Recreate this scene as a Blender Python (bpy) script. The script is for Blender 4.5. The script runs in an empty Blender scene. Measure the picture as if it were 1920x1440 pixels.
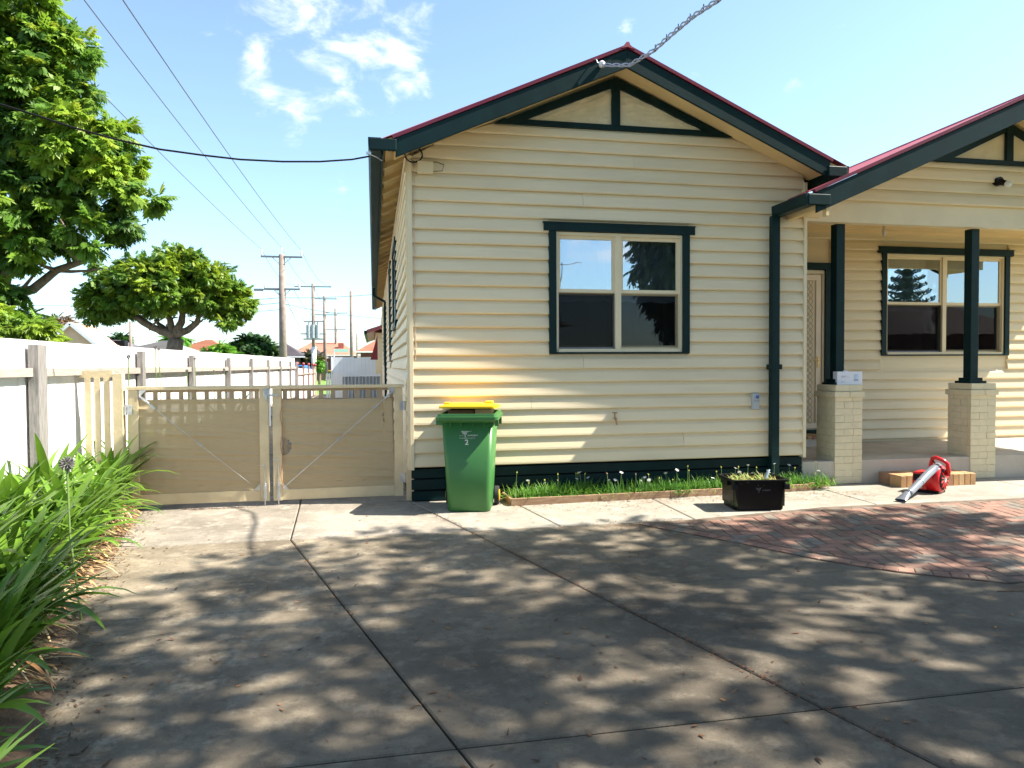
import bpy, math, random
import numpy as np
from mathutils import Vector, Matrix, Euler
S = bpy.context.scene
COL = S.collection
R_ = math.radians
rnd = random.Random(7)

# ------------------------------------------------------------------ camera
F_PX, CX, CY, CAM_H = 1330.0, 960.0, 720.0, 1.5
def _n(v): return v / np.linalg.norm(v)
_Y = _n(np.array([700 - CX, 687 - CY, F_PX]))
_X = np.array([7790 - CX, 650 - CY, F_PX]); _X = _n(_X - _X.dot(_Y) * _Y)
_Z = np.cross(_X, _Y)
if _Z[1] > 0: _Z = -_Z
CM = np.stack([_X, _Y, _Z], 1)
cam = bpy.data.objects.new('camera', bpy.data.cameras.new('camera')); COL.objects.link(cam)
cam.data.sensor_width = 36; cam.data.lens = F_PX / 1920 * 36
cam.data.clip_start = .05; cam.data.clip_end = 3000
m = Matrix.Identity(4)
for i in range(3):
    m[i][0] = CM[0][i]; m[i][1] = -CM[1][i]; m[i][2] = -CM[2][i]
m[2][3] = CAM_H
cam.matrix_world = m
S.camera = cam
def at(u, v, Y):
    """the point of the photograph's pixel (u, v) at distance Y along the side wall"""
    d = CM.T @ np.array([u - CX, v - CY, F_PX]); t = Y / d[1]
    return Vector((t * d[0], Y, CAM_H + t * d[2]))
def atx(u, v, X):
    d = CM.T @ np.array([u - CX, v - CY, F_PX]); t = X / d[0]
    return Vector((X, t * d[1], CAM_H + t * d[2]))

# ------------------------------------------------------------------ light
SUN = Vector((1.0, -0.172, 1.19)).normalized()
el = math.asin(SUN.z); azc = math.atan2(SUN.x, SUN.y)
W = bpy.data.worlds.new('World'); S.world = W; W.use_nodes = True
nt = W.node_tree; N = nt.nodes; L = nt.links
N.clear()
def wn(t, **k):
    n = N.new(t)
    for a, b in k.items(): setattr(n, a, b)
    return n
sky = wn('ShaderNodeTexSky', sky_type='NISHITA', sun_disc=False)
sky.sun_elevation = el; sky.sun_rotation = azc; sky.air_density = 1.0; sky.dust_density = 0.6; sky.ozone_density = 1.6
bg = wn('ShaderNodeBackground'); bg.inputs[1].default_value = 0.098
out = wn('ShaderNodeOutputWorld')
tint = wn('ShaderNodeMix', data_type='RGBA', blend_type='MULTIPLY'); tint.inputs[0].default_value = 1
tint.inputs[7].default_value = (0.90, 1.05, 1.08, 1)
hsv = wn('ShaderNodeHueSaturation'); hsv.inputs['Saturation'].default_value = .84; L.new(sky.outputs[0], hsv.inputs['Color']); L.new(hsv.outputs[0], tint.inputs[6])
geo = wn('ShaderNodeTexCoord')
def cloud_at(u, v, ru, soft=.5):
    d = CM.T @ np.array([u - CX, v - CY, F_PX]); return _n(d), ru / F_PX
clouds = [cloud_at(685, 85, 125), cloud_at(750, 105, 95), cloud_at(575, 5, 130), cloud_at(560, 225, 90), cloud_at(625, 145, 110),
          cloud_at(480, 105, 75), cloud_at(430, 40, 90), cloud_at(725, 180, 50), cloud_at(1495, 155, 70), cloud_at(1175, 40, 40), cloud_at(505, 180, 60)]
wk = [1, 1, .86, .84, .84, .78, .70, .72, .62, .7, .7] + [1.0]*20
for az, e, r in ((200, 14, .10), (194, 17, .12), (207, 12, .13), (215, 18, .10), (185, 10, .09), (160, 9, .09), (164, 11.5, .10), (153, 6, .07), (138, 14, .10), (235, 22, .16), (262, 16, .12), (120, 12, .1), (300, 20, .15), (330, 35, .12), (60, 9, .1)):
    a, e = R_(az), R_(e)
    clouds.append((np.array([math.sin(a) * math.cos(e), math.cos(a) * math.cos(e), math.sin(e)]), r))
mask = None
for (d, r), wk_ in zip(clouds, wk):
    v = wn('ShaderNodeVectorMath', operation='DISTANCE'); v.inputs[1].default_value = tuple(d)
    L.new(geo.outputs['Generated'], v.inputs[0])
    mr = wn('ShaderNodeMapRange'); mr.inputs[1].default_value = 0; mr.inputs[2].default_value = r
    mr.inputs[3].default_value = .60*wk_; mr.inputs[4].default_value = 0
    L.new(v.outputs['Value'], mr.inputs[0])
    if mask is None: mask = mr.outputs[0]
    else:
        mx = wn('ShaderNodeMath', operation='MAXIMUM'); L.new(mask, mx.inputs[0]); L.new(mr.outputs[0], mx.inputs[1]); mask = mx.outputs[0]
mp = wn('ShaderNodeMapping'); mp.inputs['Scale'].default_value = (1, 1, 1.8)
L.new(geo.outputs['Generated'], mp.inputs[0])
no = wn('ShaderNodeTexNoise'); no.inputs['Scale'].default_value = 13; no.inputs['Detail'].default_value = 9; no.inputs['Roughness'].default_value = .62
no.inputs['Distortion'].default_value = .4
L.new(mp.outputs[0], no.inputs[0])
ns = wn('ShaderNodeMath', operation='MULTIPLY_ADD'); ns.inputs[1].default_value = 1.9; ns.inputs[2].default_value = -.60
L.new(no.outputs[0], ns.inputs[0])
ad = wn('ShaderNodeMath', operation='ADD')
L.new(mask, ad.inputs[0]); L.new(ns.outputs[0], ad.inputs[1])
cr = wn('ShaderNodeMapRange', interpolation_type='SMOOTHSTEP'); cr.inputs[1].default_value = .58; cr.inputs[2].default_value = 1.30
cr.inputs[4].default_value = .9
L.new(ad.outputs[0], cr.inputs[0])
mixc = wn('ShaderNodeMix', data_type='RGBA'); mixc.inputs[7].default_value = (6.6, 6.7, 6.9, 1)
L.new(cr.outputs[0], mixc.inputs[0]); L.new(tint.outputs[2], mixc.inputs[6])
L.new(mixc.outputs[2], bg.inputs[0]); L.new(bg.outputs[0], out.inputs[0])
sl = bpy.data.lights.new('sun', 'SUN'); sl.energy = 5.0; sl.angle = R_(.53); sl.color = (1, .93, .82)
so = bpy.data.objects.new('sun', sl); COL.objects.link(so)
so.rotation_euler = SUN.to_track_quat('Z', 'Y').to_euler(); so.location = (20, -5, 30)
S.view_settings.view_transform = 'Standard'; S.view_settings.look = 'None'
S.view_settings.exposure = 1.5; S.view_settings.gamma = 1; S.view_settings.use_curve_mapping = False
S.cycles.max_bounces = 8; S.cycles.transparent_max_bounces = 16; S.cycles.diffuse_bounces = 4
S.cycles.use_denoising = True; S.cycles.use_adaptive_sampling = True

# ------------------------------------------------------------------ helpers
WL = {}
class MB:
    def __init__(s): s.v = []; s.f = []
    def add(s, vs, fs):
        b = len(s.v); s.v += [tuple(p) for p in vs]; s.f += [tuple(b + i for i in f) for f in fs]; return s
    def box(s, x0, x1, y0, y1, z0, z1, c=0):
        if c: return s.cbox(x0, x1, y0, y1, z0, z1, c)
        return s.add([(x0,y0,z0),(x1,y0,z0),(x1,y1,z0),(x0,y1,z0),(x0,y0,z1),(x1,y0,z1),(x1,y1,z1),(x0,y1,z1)],
              [(0,3,2,1),(4,5,6,7),(0,1,5,4),(1,2,6,5),(2,3,7,6),(3,0,4,7)])
    def cbox(s, x0, x1, y0, y1, z0, z1, c):
        # box with chamfered vertical and top edges
        a = [(x0+c,y0),(x1-c,y0),(x1,y0+c),(x1,y1-c),(x1-c,y1),(x0+c,y1),(x0,y1-c),(x0,y0+c)]
        d = [(x0+2*c,y0+c),(x1-2*c,y0+c),(x1-c,y0+2*c),(x1-c,y1-2*c),(x1-2*c,y1-c),(x0+2*c,y1-c),(x0+c,y1-2*c),(x0+c,y0+2*c)]
        vs = [(x,y,z0) for x,y in a] + [(x,y,z1-c) for x,y in a] + [(x,y,z1) for x,y in d]
        fs = [tuple(reversed(range(8))), tuple(range(16,24))]
        for i in range(8):
            j = (i+1) % 8; fs += [(i,j,8+j,8+i), (8+i,8+j,16+j,16+i)]
        return s.add(vs, fs)
    def prism(s, poly, axis, a, b):
        # poly: counter-clockwise 2D points; axis: the extrusion axis
        def p(q, t):
            return {'x': (t, q[0], q[1]), 'y': (q[0], t, q[1]), 'z': (q[0], q[1], t)}[axis]
        n = len(poly)
        vs = [p(q, a) for q in poly] + [p(q, b) for q in poly]
        fs = [tuple(reversed(range(n))), tuple(range(n, 2*n))] + [(i, (i+1) % n, n + (i+1) % n, n + i) for i in range(n)]
        if axis == 'y': fs = [tuple(reversed(f)) for f in fs]
        return s.add(vs, fs)
    def tube(s, pts, r, n=8, r1=None, caps=True):
        pts = [Vector(p) for p in pts]; k = len(pts); rings = []
        up = Vector((0, 0, 1)) if abs((pts[-1]-pts[0]).normalized().z) < .9 else Vector((1, 0, 0))
        b = len(s.v)
        for i, p in enumerate(pts):
            t = (pts[min(i+1, k-1)] - pts[max(i-1, 0)]).normalized()
            x = up.cross(t).normalized(); y = t.cross(x)
            rr = r[i] if isinstance(r, (list, tuple)) else (r if r1 is None else r + (r1 - r) * i / (k-1))
            for j in range(n):
                a = 2 * math.pi * j / n; s.v.append(tuple(p + x * math.cos(a) * rr + y * math.sin(a) * rr))
        for i in range(k-1):
            for j in range(n):
                s.f.append((b+i*n+j, b+i*n+(j+1) % n, b+(i+1)*n+(j+1) % n, b+(i+1)*n+j))
        if caps: s.f.append(tuple(b+j for j in reversed(range(n)))); s.f.append(tuple(b+(k-1)*n+j for j in range(n)))
        return s
    def beam(s, p, q, w, h, up=(0, 0, 1)):
        # rectangular bar from p to q, w across, h along up
        p, q, up = Vector(p), Vector(q), Vector(up); t = (q-p).normalized(); x = t.cross(up).normalized(); y = x.cross(t)
        vs = []
        for c in (p, q):
            for a, b in ((-1,-1),(1,-1),(1,1),(-1,1)): vs.append(tuple(c + x*a*w/2 + y*b*h/2))
        return s.add(vs, [(0,1,2,3),(7,6,5,4),(0,4,5,1),(1,5,6,2),(2,6,7,3),(3,7,4,0)])
    def lathe(s, prof, n=20, c=(0,0,0)):
        b = len(s.v); k = len(prof)
        for r, z in prof:
            for j in range(n):
                a = 2*math.pi*j/n; s.v.append((c[0]+r*math.cos(a), c[1]+r*math.sin(a), c[2]+z))
        for i in range(k-1):
            for j in range(n): s.f.append((b+i*n+j, b+i*n+(j+1)%n, b+(i+1)*n+(j+1)%n, b+(i+1)*n+j))
        s.f.append(tuple(b+j for j in reversed(range(n)))); s.f.append(tuple(b+(k-1)*n+j for j in range(n)))
        return s
    def jit(s, a, r=rnd):
        s.v = [(x+r.uniform(-a,a), y+r.uniform(-a,a), z+r.uniform(-a,a)) for x,y,z in s.v]; return s
def mesh(name, mb, mat, smooth=False):
    me = bpy.data.meshes.new(name); me.from_pydata(mb.v, [], mb.f); me.update()
    if mat: me.materials.append(mat)
    if smooth: me.polygons.foreach_set('use_smooth', [True]*len(me.polygons))
    return me
def obj(name, mb, mat, parent=None, local=False, smooth=False, kind=None, bevel=0):
    me = mb if isinstance(mb, bpy.types.Mesh) else mesh(name, mb, mat, smooth)
    o = bpy.data.objects.new(name, me); COL.objects.link(o)
    if parent is not None:
        o.parent = parent
        if not local: o.location = -WL[parent.name]
    WL[o.name] = Vector((0, 0, 0))
    if kind: o['kind'] = kind
    if bevel:
        b = o.modifiers.new('bevel', 'BEVEL'); b.width = bevel; b.segments = 2; b.limit_method = 'ANGLE'; b.angle_limit = R_(35)
    return o
def place(name, me, parent, loc, rot=(0,0,0), scale=(1,1,1)):
    o = bpy.data.objects.new(name, me); COL.objects.link(o); o.parent = parent
    o.location = Vector(loc) - (WL.get(parent.name, Vector((0,0,0))) if parent is not None else Vector((0,0,0))); o.rotation_euler = rot; o.scale = scale
    WL[o.name] = Vector(loc); return o
def thing(name, label, cat, loc=(0,0,0), rz=0, group=None):
    o = bpy.data.objects.new(name, None); COL.objects.link(o); o.location = loc; o.rotation_euler = (0,0,rz); o.empty_display_size = .1
    WL[o.name] = Vector(loc); return tag(o, label, cat, group)
def tag(o, label, cat, group=None):
    o['label'] = label; o['category'] = cat
    if group: o['group'] = group
    return o
def struct(name, mb, mat, **k): return obj(name, mb, mat, kind='structure', **k)

MATS = {}
def mat(name, col, rough=.6, var=.12, scale=4, bump=0, bscale=60, metal=0, spec=.5, col2=None, rand=0, stretch=(1,1,1), attr=None, trans=0, dirt=0, dirtcol=(.05,.04,.03), detail=5, dscale=1.3):
    if name in MATS: return MATS[name]
    M = bpy.data.materials.new(name); M.use_nodes = True; t = M.node_tree; n = t.nodes; l = t.links
    b = n['Principled BSDF']; b.inputs['Roughness'].default_value = rough; b.inputs['Metallic'].default_value = metal
    b.inputs['Specular IOR Level'].default_value = spec
    tc = n.new('ShaderNodeTexCoord'); mp = n.new('ShaderNodeMapping'); mp.inputs['Scale'].default_value = stretch
    l.new(tc.outputs['Object'], mp.inputs[0])
    if rand:
        oi = n.new('ShaderNodeObjectInfo')
        cb = n.new('ShaderNodeVectorMath'); cb.operation = 'SCALE'; cb.inputs[0].default_value = (13, 7, 19); l.new(oi.outputs['Random'], cb.inputs['Scale'])
        l.new(cb.outputs[0], mp.inputs['Location'])
    no = n.new('ShaderNodeTexNoise'); no.inputs['Scale'].default_value = scale; no.inputs['Detail'].default_value = detail
    l.new(mp.outputs[0], no.inputs[0])
    mx = n.new('ShaderNodeMix'); mx.data_type = 'RGBA'
    c = Vector(col); c2 = Vector(col2) if col2 else c*(1+var); c1 = c if col2 else c*(1-var)
    mx.inputs[6].default_value = (*c1, 1); mx.inputs[7].default_value = (*c2, 1)
    mr = n.new('ShaderNodeMapRange'); mr.inputs[1].default_value = .32; mr.inputs[2].default_value = .68
    l.new(no.outputs[0], mr.inputs[0]); l.new(mr.outputs[0], mx.inputs[0])
    cur = mx.outputs[2]
    if attr:
        at_ = n.new('ShaderNodeAttribute'); at_.attribute_name = attr
        m2 = n.new('ShaderNodeMix'); m2.data_type = 'RGBA'; m2.blend_type = 'MULTIPLY'; m2.inputs[0].default_value = 1
        l.new(cur, m2.inputs[6]); l.new(at_.outputs['Color'], m2.inputs[7]); cur = m2.outputs[2]
    if rand:
        hs = n.new('ShaderNodeHueSaturation'); mr2 = n.new('ShaderNodeMapRange'); mr2.inputs[3].default_value = 1-rand; mr2.inputs[4].default_value = 1+rand
        l.new(oi.outputs['Random'], mr2.inputs[0]); l.new(mr2.outputs[0], hs.inputs['Value']); l.new(cur, hs.inputs['Color']); cur = hs.outputs[0]
    if dirt:
        nd = n.new('ShaderNodeTexNoise'); nd.inputs['Scale'].default_value = dscale; nd.inputs['Detail'].default_value = 8; nd.inputs['Roughness'].default_value = .65
        l.new(mp.outputs[0], nd.inputs[0]); md = n.new('ShaderNodeMapRange'); md.inputs[1].default_value = .5; md.inputs[2].default_value = .78; md.inputs[4].default_value = dirt
        l.new(nd.outputs[0], md.inputs[0]); m3 = n.new('ShaderNodeMix'); m3.data_type = 'RGBA'; m3.inputs[7].default_value = (*dirtcol, 1)
        l.new(md.outputs[0], m3.inputs[0]); l.new(cur, m3.inputs[6]); cur = m3.outputs[2]
    l.new(cur, b.inputs['Base Color'])
    if bump:
        nb = n.new('ShaderNodeTexNoise'); nb.inputs['Scale'].default_value = bscale; nb.inputs['Detail'].default_value = 4; l.new(mp.outputs[0], nb.inputs[0])
        bp = n.new('ShaderNodeBump'); bp.inputs['Strength'].default_value = min(1, bump); bp.inputs['Distance'].default_value = .01
        l.new(nb.outputs[0], bp.inputs['Height']); l.new(bp.outputs[0], b.inputs['Normal'])
    if trans:
        tr = n.new('ShaderNodeBsdfTranslucent'); l.new(cur, tr.inputs[0])
        ms = n.new('ShaderNodeMixShader'); ms.inputs[0].default_value = trans
        l.new(b.outputs[0], ms.inputs[1]); l.new(tr.outputs[0], ms.inputs[2]); l.new(ms.outputs[0], n['Material Output'].inputs[0])
    MATS[name] = M; return M

cream = mat('cream_paint', (.75,.63,.42), .5, .04, 2.2, .12, 30, rand=.035, stretch=(.6,1,4), dirt=.16, dirtcol=(.42,.34,.22))
cream_trim = mat('cream_trim', (.74,.63,.42), .45, .04, 3, .08, 40, dirt=.1, dirtcol=(.45,.36,.22))
green = mat('dark_green_paint', (.003,.020,.021), .45, .2, 5, .1, 60, spec=.18, dirt=.12, dirtcol=(.012,.035,.033))
soffit = mat('soffit_paint', (.76,.57,.30), .55, .05, 3, dirt=.2, dirtcol=(.4,.28,.12))
roofm = mat('red_roof_steel', (.36,.085,.10), .33, .12, 2, 0, dirt=.35, dirtcol=(.42,.2,.18), dscale=3)
steel = mat('galvanised_steel', (.55,.57,.58), .35, .2, 12, .1, 90, metal=.85)
black = mat('black_plastic', (.004,.004,.005), .42, .15, 5, .05, 90, spec=.2)
rubber = mat('rubber', (.02,.02,.02), .8, .2, 10)
white = mat('white_paint', (.80,.80,.78), .5, .03, 3, .1, 30)
brickcream = mat('painted_brick', (.76,.65,.42), .55, .05, 9, .6, 38, rand=.03, dirt=.12, dirtcol=(.5,.4,.25))
wood_grey = mat('weathered_timber', (.17,.16,.15), .85, .3, 6, .7, 30, stretch=(14,14,1.2), col2=(.30,.28,.26), rand=.1)
wood_pink = mat('rail_timber', (.34,.28,.24), .8, .2, 6, .5, 30, stretch=(10,1,10), col2=(.46,.40,.35), rand=.08)
paling_m = mat('white_paling', (.82,.80,.80), .6, .04, 6, .3, 30, stretch=(6,6,1), rand=.04)
gatecream = mat('gate_cream', (.66,.54,.33), .55, .08, 5, .3, 40, dirt=.3, dirtcol=(.35,.25,.14), dscale=4)
edging = mat('edging_timber', (.26,.15,.08), .8, .2, 6, .5, 30, stretch=(1,8,8), col2=(.38,.25,.15), rand=.12)
soil = mat('soil', (.10,.06,.035), .95, .3, 12, .8, 40, col2=(.20,.13,.08))
# ------------------------------------------------------------------ ground
def concrete_mat(name, base, dark, light, spots=.6, painted_shade=False):
    M = bpy.data.materials.new(name); M.use_nodes = True; t = M.node_tree; n = t.nodes; l = t.links
    b = n['Principled BSDF']; b.inputs['Roughness'].default_value = .8; b.inputs['Specular IOR Level'].default_value = .35
    tc = n.new('ShaderNodeTexCoord')
    def noise(sc, det=6, ro=.6, st=(1,1,1), dist=0):
        mp = n.new('ShaderNodeMapping'); mp.inputs['Scale'].default_value = st; l.new(tc.outputs['Object'], mp.inputs[0])
        x = n.new('ShaderNodeTexNoise'); x.inputs['Scale'].default_value = sc; x.inputs['Detail'].default_value = det; x.inputs['Roughness'].default_value = ro
        x.inputs['Distortion'].default_value = dist
        l.new(mp.outputs[0], x.inputs[0]); return x.outputs[0]
    def ramp(v, a, c, o=1.0):
        r = n.new('ShaderNodeMapRange'); r.inputs[1].default_value = a; r.inputs[2].default_value = c; r.inputs[4].default_value = o; l.new(v, r.inputs[0]); return r.outputs[0]
    def mix(f, a, c):
        x = n.new('ShaderNodeMix'); x.data_type = 'RGBA'; l.new(f, x.inputs[0])
        if isinstance(a, tuple): x.inputs[6].default_value = (*a, 1)
        else: l.new(a, x.inputs[6])
        if isinstance(c, tuple): x.inputs[7].default_value = (*c, 1)
        else: l.new(c, x.inputs[7])
        return x.outputs[2]
    c = mix(ramp(noise(.8, 8, .65, dist=.3), .36, .64), base, dark)
    c = mix(ramp(noise(5, 10, .75), .50, .66, .7), c, light)
    c = mix(ramp(noise(16, 9, .75), .52, .66, .7), c, dark)
    vo = n.new('ShaderNodeTexVoronoi'); vo.inputs['Scale'].default_value = 130; l.new(tc.outputs['Object'], vo.inputs[0])
    sp = n.new('ShaderNodeMapRange'); sp.inputs[1].default_value = .16; sp.inputs[2].default_value = .05; sp.inputs[4].default_value = spots; l.new(vo.outputs['Distance'], sp.inputs[0])
    c = mix(sp.outputs[0], c, (.50, .47, .42))
    c = mix(ramp(noise(130, 5, .7), .56, .68, .65), c, (.035, .031, .025))
    c = mix(ramp(noise(85, 5, .75), .60, .70, .5), c, light)
    c = mix(ramp(noise(2.2, 12, .8, (1, .35, 1), 1.2), .66, .74, .45), c, (.42, .42, .42))
    c = mix(ramp(noise(34, 6, .7), .68, .73, .8), c, (.06, .045, .03))
    if painted_shade:
        # tree shade painted into the colour of the mid drive, with a ragged outline
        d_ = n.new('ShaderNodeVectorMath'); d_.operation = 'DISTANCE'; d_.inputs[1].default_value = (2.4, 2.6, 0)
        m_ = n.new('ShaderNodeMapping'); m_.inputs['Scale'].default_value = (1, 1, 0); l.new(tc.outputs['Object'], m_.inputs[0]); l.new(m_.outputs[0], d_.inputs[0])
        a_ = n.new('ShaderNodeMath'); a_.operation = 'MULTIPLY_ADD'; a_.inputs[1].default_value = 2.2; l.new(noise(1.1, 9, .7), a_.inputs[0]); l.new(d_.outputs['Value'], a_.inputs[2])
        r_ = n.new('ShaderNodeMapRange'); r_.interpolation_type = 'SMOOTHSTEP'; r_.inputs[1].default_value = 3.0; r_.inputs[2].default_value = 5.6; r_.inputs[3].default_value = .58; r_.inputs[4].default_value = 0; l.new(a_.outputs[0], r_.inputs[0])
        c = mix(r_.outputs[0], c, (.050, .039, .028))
    l.new(c, b.inputs['Base Color'])
    bp = n.new('ShaderNodeBump'); bp.inputs['Strength'].default_value = .5; bp.inputs['Distance'].default_value = .006
    l.new(noise(60, 8, .75), bp.inputs['Height']); l.new(bp.outputs[0], b.inputs['Normal'])
    return M
conc = concrete_mat('aged_concrete', (.29,.24,.17), (.09,.073,.050), (.42,.36,.265), painted_shade=True)
conc2 = concrete_mat('path_concrete', (.36,.33,.27), (.24,.22,.18), (.44,.41,.35), .3)
grass_ground = mat('grass_ground', (.07,.14,.02), .95, .3, 3, .5, 60, col2=(.14,.24,.04))
struct('ground', MB().add([(-900,-600,-.06),(900,-600,-.06),(900,1500,-.06),(-900,1500,-.06)], [(0,1,2,3)]), mat('earth', (.14,.12,.07), .95, .3, .3, col2=(.10,.15,.04)))
def xl1(y): return -.719 + (y - 6.375) * -.2835
def xl2(y): return 1.91 + (y - 2.75) * -.296
def m1(y): return 1.70 + (y - 6.39) * -.17
drive = thing('driveway', 'old grey concrete driveway laid in jointed slabs before the cream house', 'driveway'); drive['kind'] = 'structure'; del drive['category']; del drive['label']
g = .006
def slab(poly, m, parent, name='concrete_slab', z=0.0):
    # shrink the polygon by the joint and give it a worn, slightly rounded arris
    k = len(poly); cx = sum(p[0] for p in poly)/k; cy = sum(p[1] for p in poly)/k
    def off(d):
        r = []
        for i in range(k):
            p0, p1, p2 = Vector(poly[i-1]), Vector(poly[i]), Vector(poly[(i+1) % k])
            e1, e2 = (p1-p0).normalized(), (p2-p1).normalized()
            n1, n2 = Vector((-e1.y, e1.x)), Vector((-e2.y, e2.x)); q = (n1+n2); q = q / max(.2, q.dot(n1)); r.append(p1 + q*d)
        return r
    a, c = off(g), off(g + .008)
    vs = [(p.x,p.y,-.05) for p in a] + [(p.x,p.y,z-.006) for p in a] + [(p.x,p.y,z) for p in c]
    fs = [tuple(range(2*k, 3*k))]
    for i in range(k):
        j = (i+1) % k; fs += [(i,j,k+j,k+i), (k+i,k+j,2*k+j,2*k+i)]
    return obj(name, MB().add(vs, fs), m, parent)
rows = [-4, 2.74, 4.55, 6.385]
for a, b in zip(rows, rows[1:]):
    for x0, x1, w in ((lambda y: -3.0, xl1, 0), (xl1, xl2, 1), (xl2, lambda y: 5.2, 2), (lambda y: 5.2, lambda y: 9.5, 3)):
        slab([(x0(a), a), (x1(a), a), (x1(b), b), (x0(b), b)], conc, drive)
a, b = 6.385, 8.6
conc3 = concrete_mat('sun_toned_concrete', (.34,.30,.245), (.16,.14,.11), (.46,.41,.34), .5)  # gate-side slabs: sunlit brightness painted in as a paler concrete colour
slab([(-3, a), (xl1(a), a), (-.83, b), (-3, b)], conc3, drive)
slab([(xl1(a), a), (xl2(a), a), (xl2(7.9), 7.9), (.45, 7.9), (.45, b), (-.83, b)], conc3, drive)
slab([(xl2(a), a), (m1(a), a), (m1(7.9), 7.9), (xl2(7.9), 7.9)], conc2, drive)
slab([(m1(a), a), (3.05, a), (3.06, 7.9), (m1(7.9), 7.9)], conc2, drive)
path = thing('path', 'x', 'path'); path['kind'] = 'structure'; del path['category']; del path['label']
slab([(3.05, 6.36), (4.6, 6.66), (5.26, 6.66), (5.28, 7.9), (3.06, 7.9)], conc2, path)
slab([(5.26, 6.66), (7.75, 6.64), (7.8, 7.95), (5.28, 7.95)], conc2, path)
slab([(7.75, 6.64), (10.4, 6.62), (10.4, 7.95), (7.8, 7.95)], conc2, path)
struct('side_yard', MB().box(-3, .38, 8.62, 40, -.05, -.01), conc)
# ---- brick paving
pav = thing('brick_paving', 'x', 'paving'); pav['kind'] = 'structure'; del pav['category']; del pav['label']
pav_poly = [(2.43,6.27),(3.0,5.42),(3.33,4.84),(3.68,4.43),(4.22,4.05),(7.5,3.85),(7.5,6.60),(4.6,6.62)]
obj('bedding_sand', MB().prism(pav_poly, 'z', -.03, .005), mat('paving_sand', (.14,.10,.07), .95, .4, 8, .3, 60), pav)
def clip(poly, hp):
    for (ax, ay), (bx, by) in hp:
        o = []; n = len(poly)
        for i in range(n):
            p, q = poly[i], poly[(i+1) % n]
            sp = (bx-ax)*(p[1]-ay) - (by-ay)*(p[0]-ax); sq = (bx-ax)*(q[1]-ay) - (by-ay)*(q[0]-ax)
            if sp >= 0: o.append(p)
            if (sp >= 0) != (sq >= 0):
                t_ = sp/(sp-sq); o.append((p[0]+(q[0]-p[0])*t_, p[1]+(q[1]-p[1])*t_))
        poly = o
        if len(poly) < 3: return []
    return poly
def inset(poly, d):
    k = len(poly); r = []
    for i in range(k):
        p0, p1, p2 = Vector(poly[i-1]), Vector(poly[i]), Vector(poly[(i+1) % k])
        e1, e2 = (p1-p0).normalized(), (p2-p1).normalized()
        n1, n2 = Vector((-e1.y, e1.x)), Vector((-e2.y, e2.x)); q = n1+n2; q = q / max(.3, q.dot(n1)); r.append(tuple(p1+q*d))
    return r
inner = inset(pav_poly, .125); hp = [(inner[i], inner[(i+1) % len(inner)]) for i in range(len(inner))]
pal = [mat('paver_red', (.24,.13,.092), .85, .25, 12, .5, 120, rand=.2, dirt=.8, dirtcol=(.17,.135,.105), dscale=3),
       mat('paver_brown', (.175,.12,.085), .85, .25, 12, .5, 120, rand=.2, dirt=.5, dirtcol=(.14,.13,.11), dscale=5),
       mat('paver_grey', (.175,.145,.115), .85, .25, 12, .5, 120, rand=.2, dirt=.5, dirtcol=(.15,.13,.11), dscale=5)]
def brick_mesh(poly, z0, z1, m, cx=0, cy=0):
    k = len(poly); q = inset(poly, .005)
    vs = [(x-cx,y-cy,z0) for x,y in poly] + [(x-cx,y-cy,z1-.004) for x,y in poly] + [(x-cx,y-cy,z1) for x,y in q]
    fs = [tuple(range(2*k,3*k))]
    for i in range(k):
        j = (i+1) % k; fs += [(i,j,k+j,k+i), (k+i,k+j,2*k+j,2*k+i)]
    return MB().add(vs, fs)
u_ = .117; th = R_(-9); ct, st = math.cos(th), math.sin(th)
full = [mesh('paver', brick_mesh([(-.1135,-.0555),(.1135,-.0555),(.1135,.0555),(-.1135,.0555)], -.02, .012, None), mm) for mm in pal]
items = []
for i in range(-10, 60):
    for j in range(-10, 60):
        d = (i - j) % 4
        if d == 0: w_, h_, rz = 2, 1, 0
        elif d == 3: w_, h_, rz = 1, 2, math.pi/2
        else: continue
        lx, ly = (i + w_/2) * u_, (j + h_/2) * u_
        X, Y = 2.0 + lx*ct - ly*st, 3.6 + lx*st + ly*ct
        if X > 7.6 or Y < 3.6 or Y > 6.9: continue
        hw, hh = w_*u_/2 - .003, h_*u_/2 - .003
        c4 = [(X+a_*hw*ct-b_*hh*st, Y+a_*hw*st+b_*hh*ct) for a_, b_ in ((-1,-1),(1,-1),(1,1),(-1,1))]
        pc = clip(c4, hp)
        if len(pc) < 3: continue
        ar = abs(sum(pc[q][0]*pc[(q+1)%len(pc)][1]-pc[(q+1)%len(pc)][0]*pc[q][1] for q in range(len(pc))))/2
        if ar < .003: continue
        items.append((math.hypot(X, Y) + (50 if X > Y*1.07 else 0), X, Y, rz+th, pc, ar > .0245))
for q in range(0, 5):      # header course round the edge
    p, r = Vector(pav_poly[q]), Vector(pav_poly[q+1]); Ln = (r-p).length; e = (r-p)/Ln; nn = Vector((-e.y, e.x)); k = max(1, round(Ln/.117))
    for s_ in range(k):
        a0, a1 = p + e*(Ln*s_/k+.003), p + e*(Ln*(s_+1)/k-.003)
        pc = [tuple(a0), tuple(a1), tuple(a1+nn*.119), tuple(a0+nn*.119)]
        if a0.x > 7.4: continue
        items.append((math.hypot(*a0) + (50 if a0.x > a0.y*1.07 else 0), (a0.x+a1.x)/2, (a0.y+a1.y)/2, 0, pc, False))
items.sort(key=lambda t: t[0])
rest = [MB(), MB(), MB()]
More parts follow.
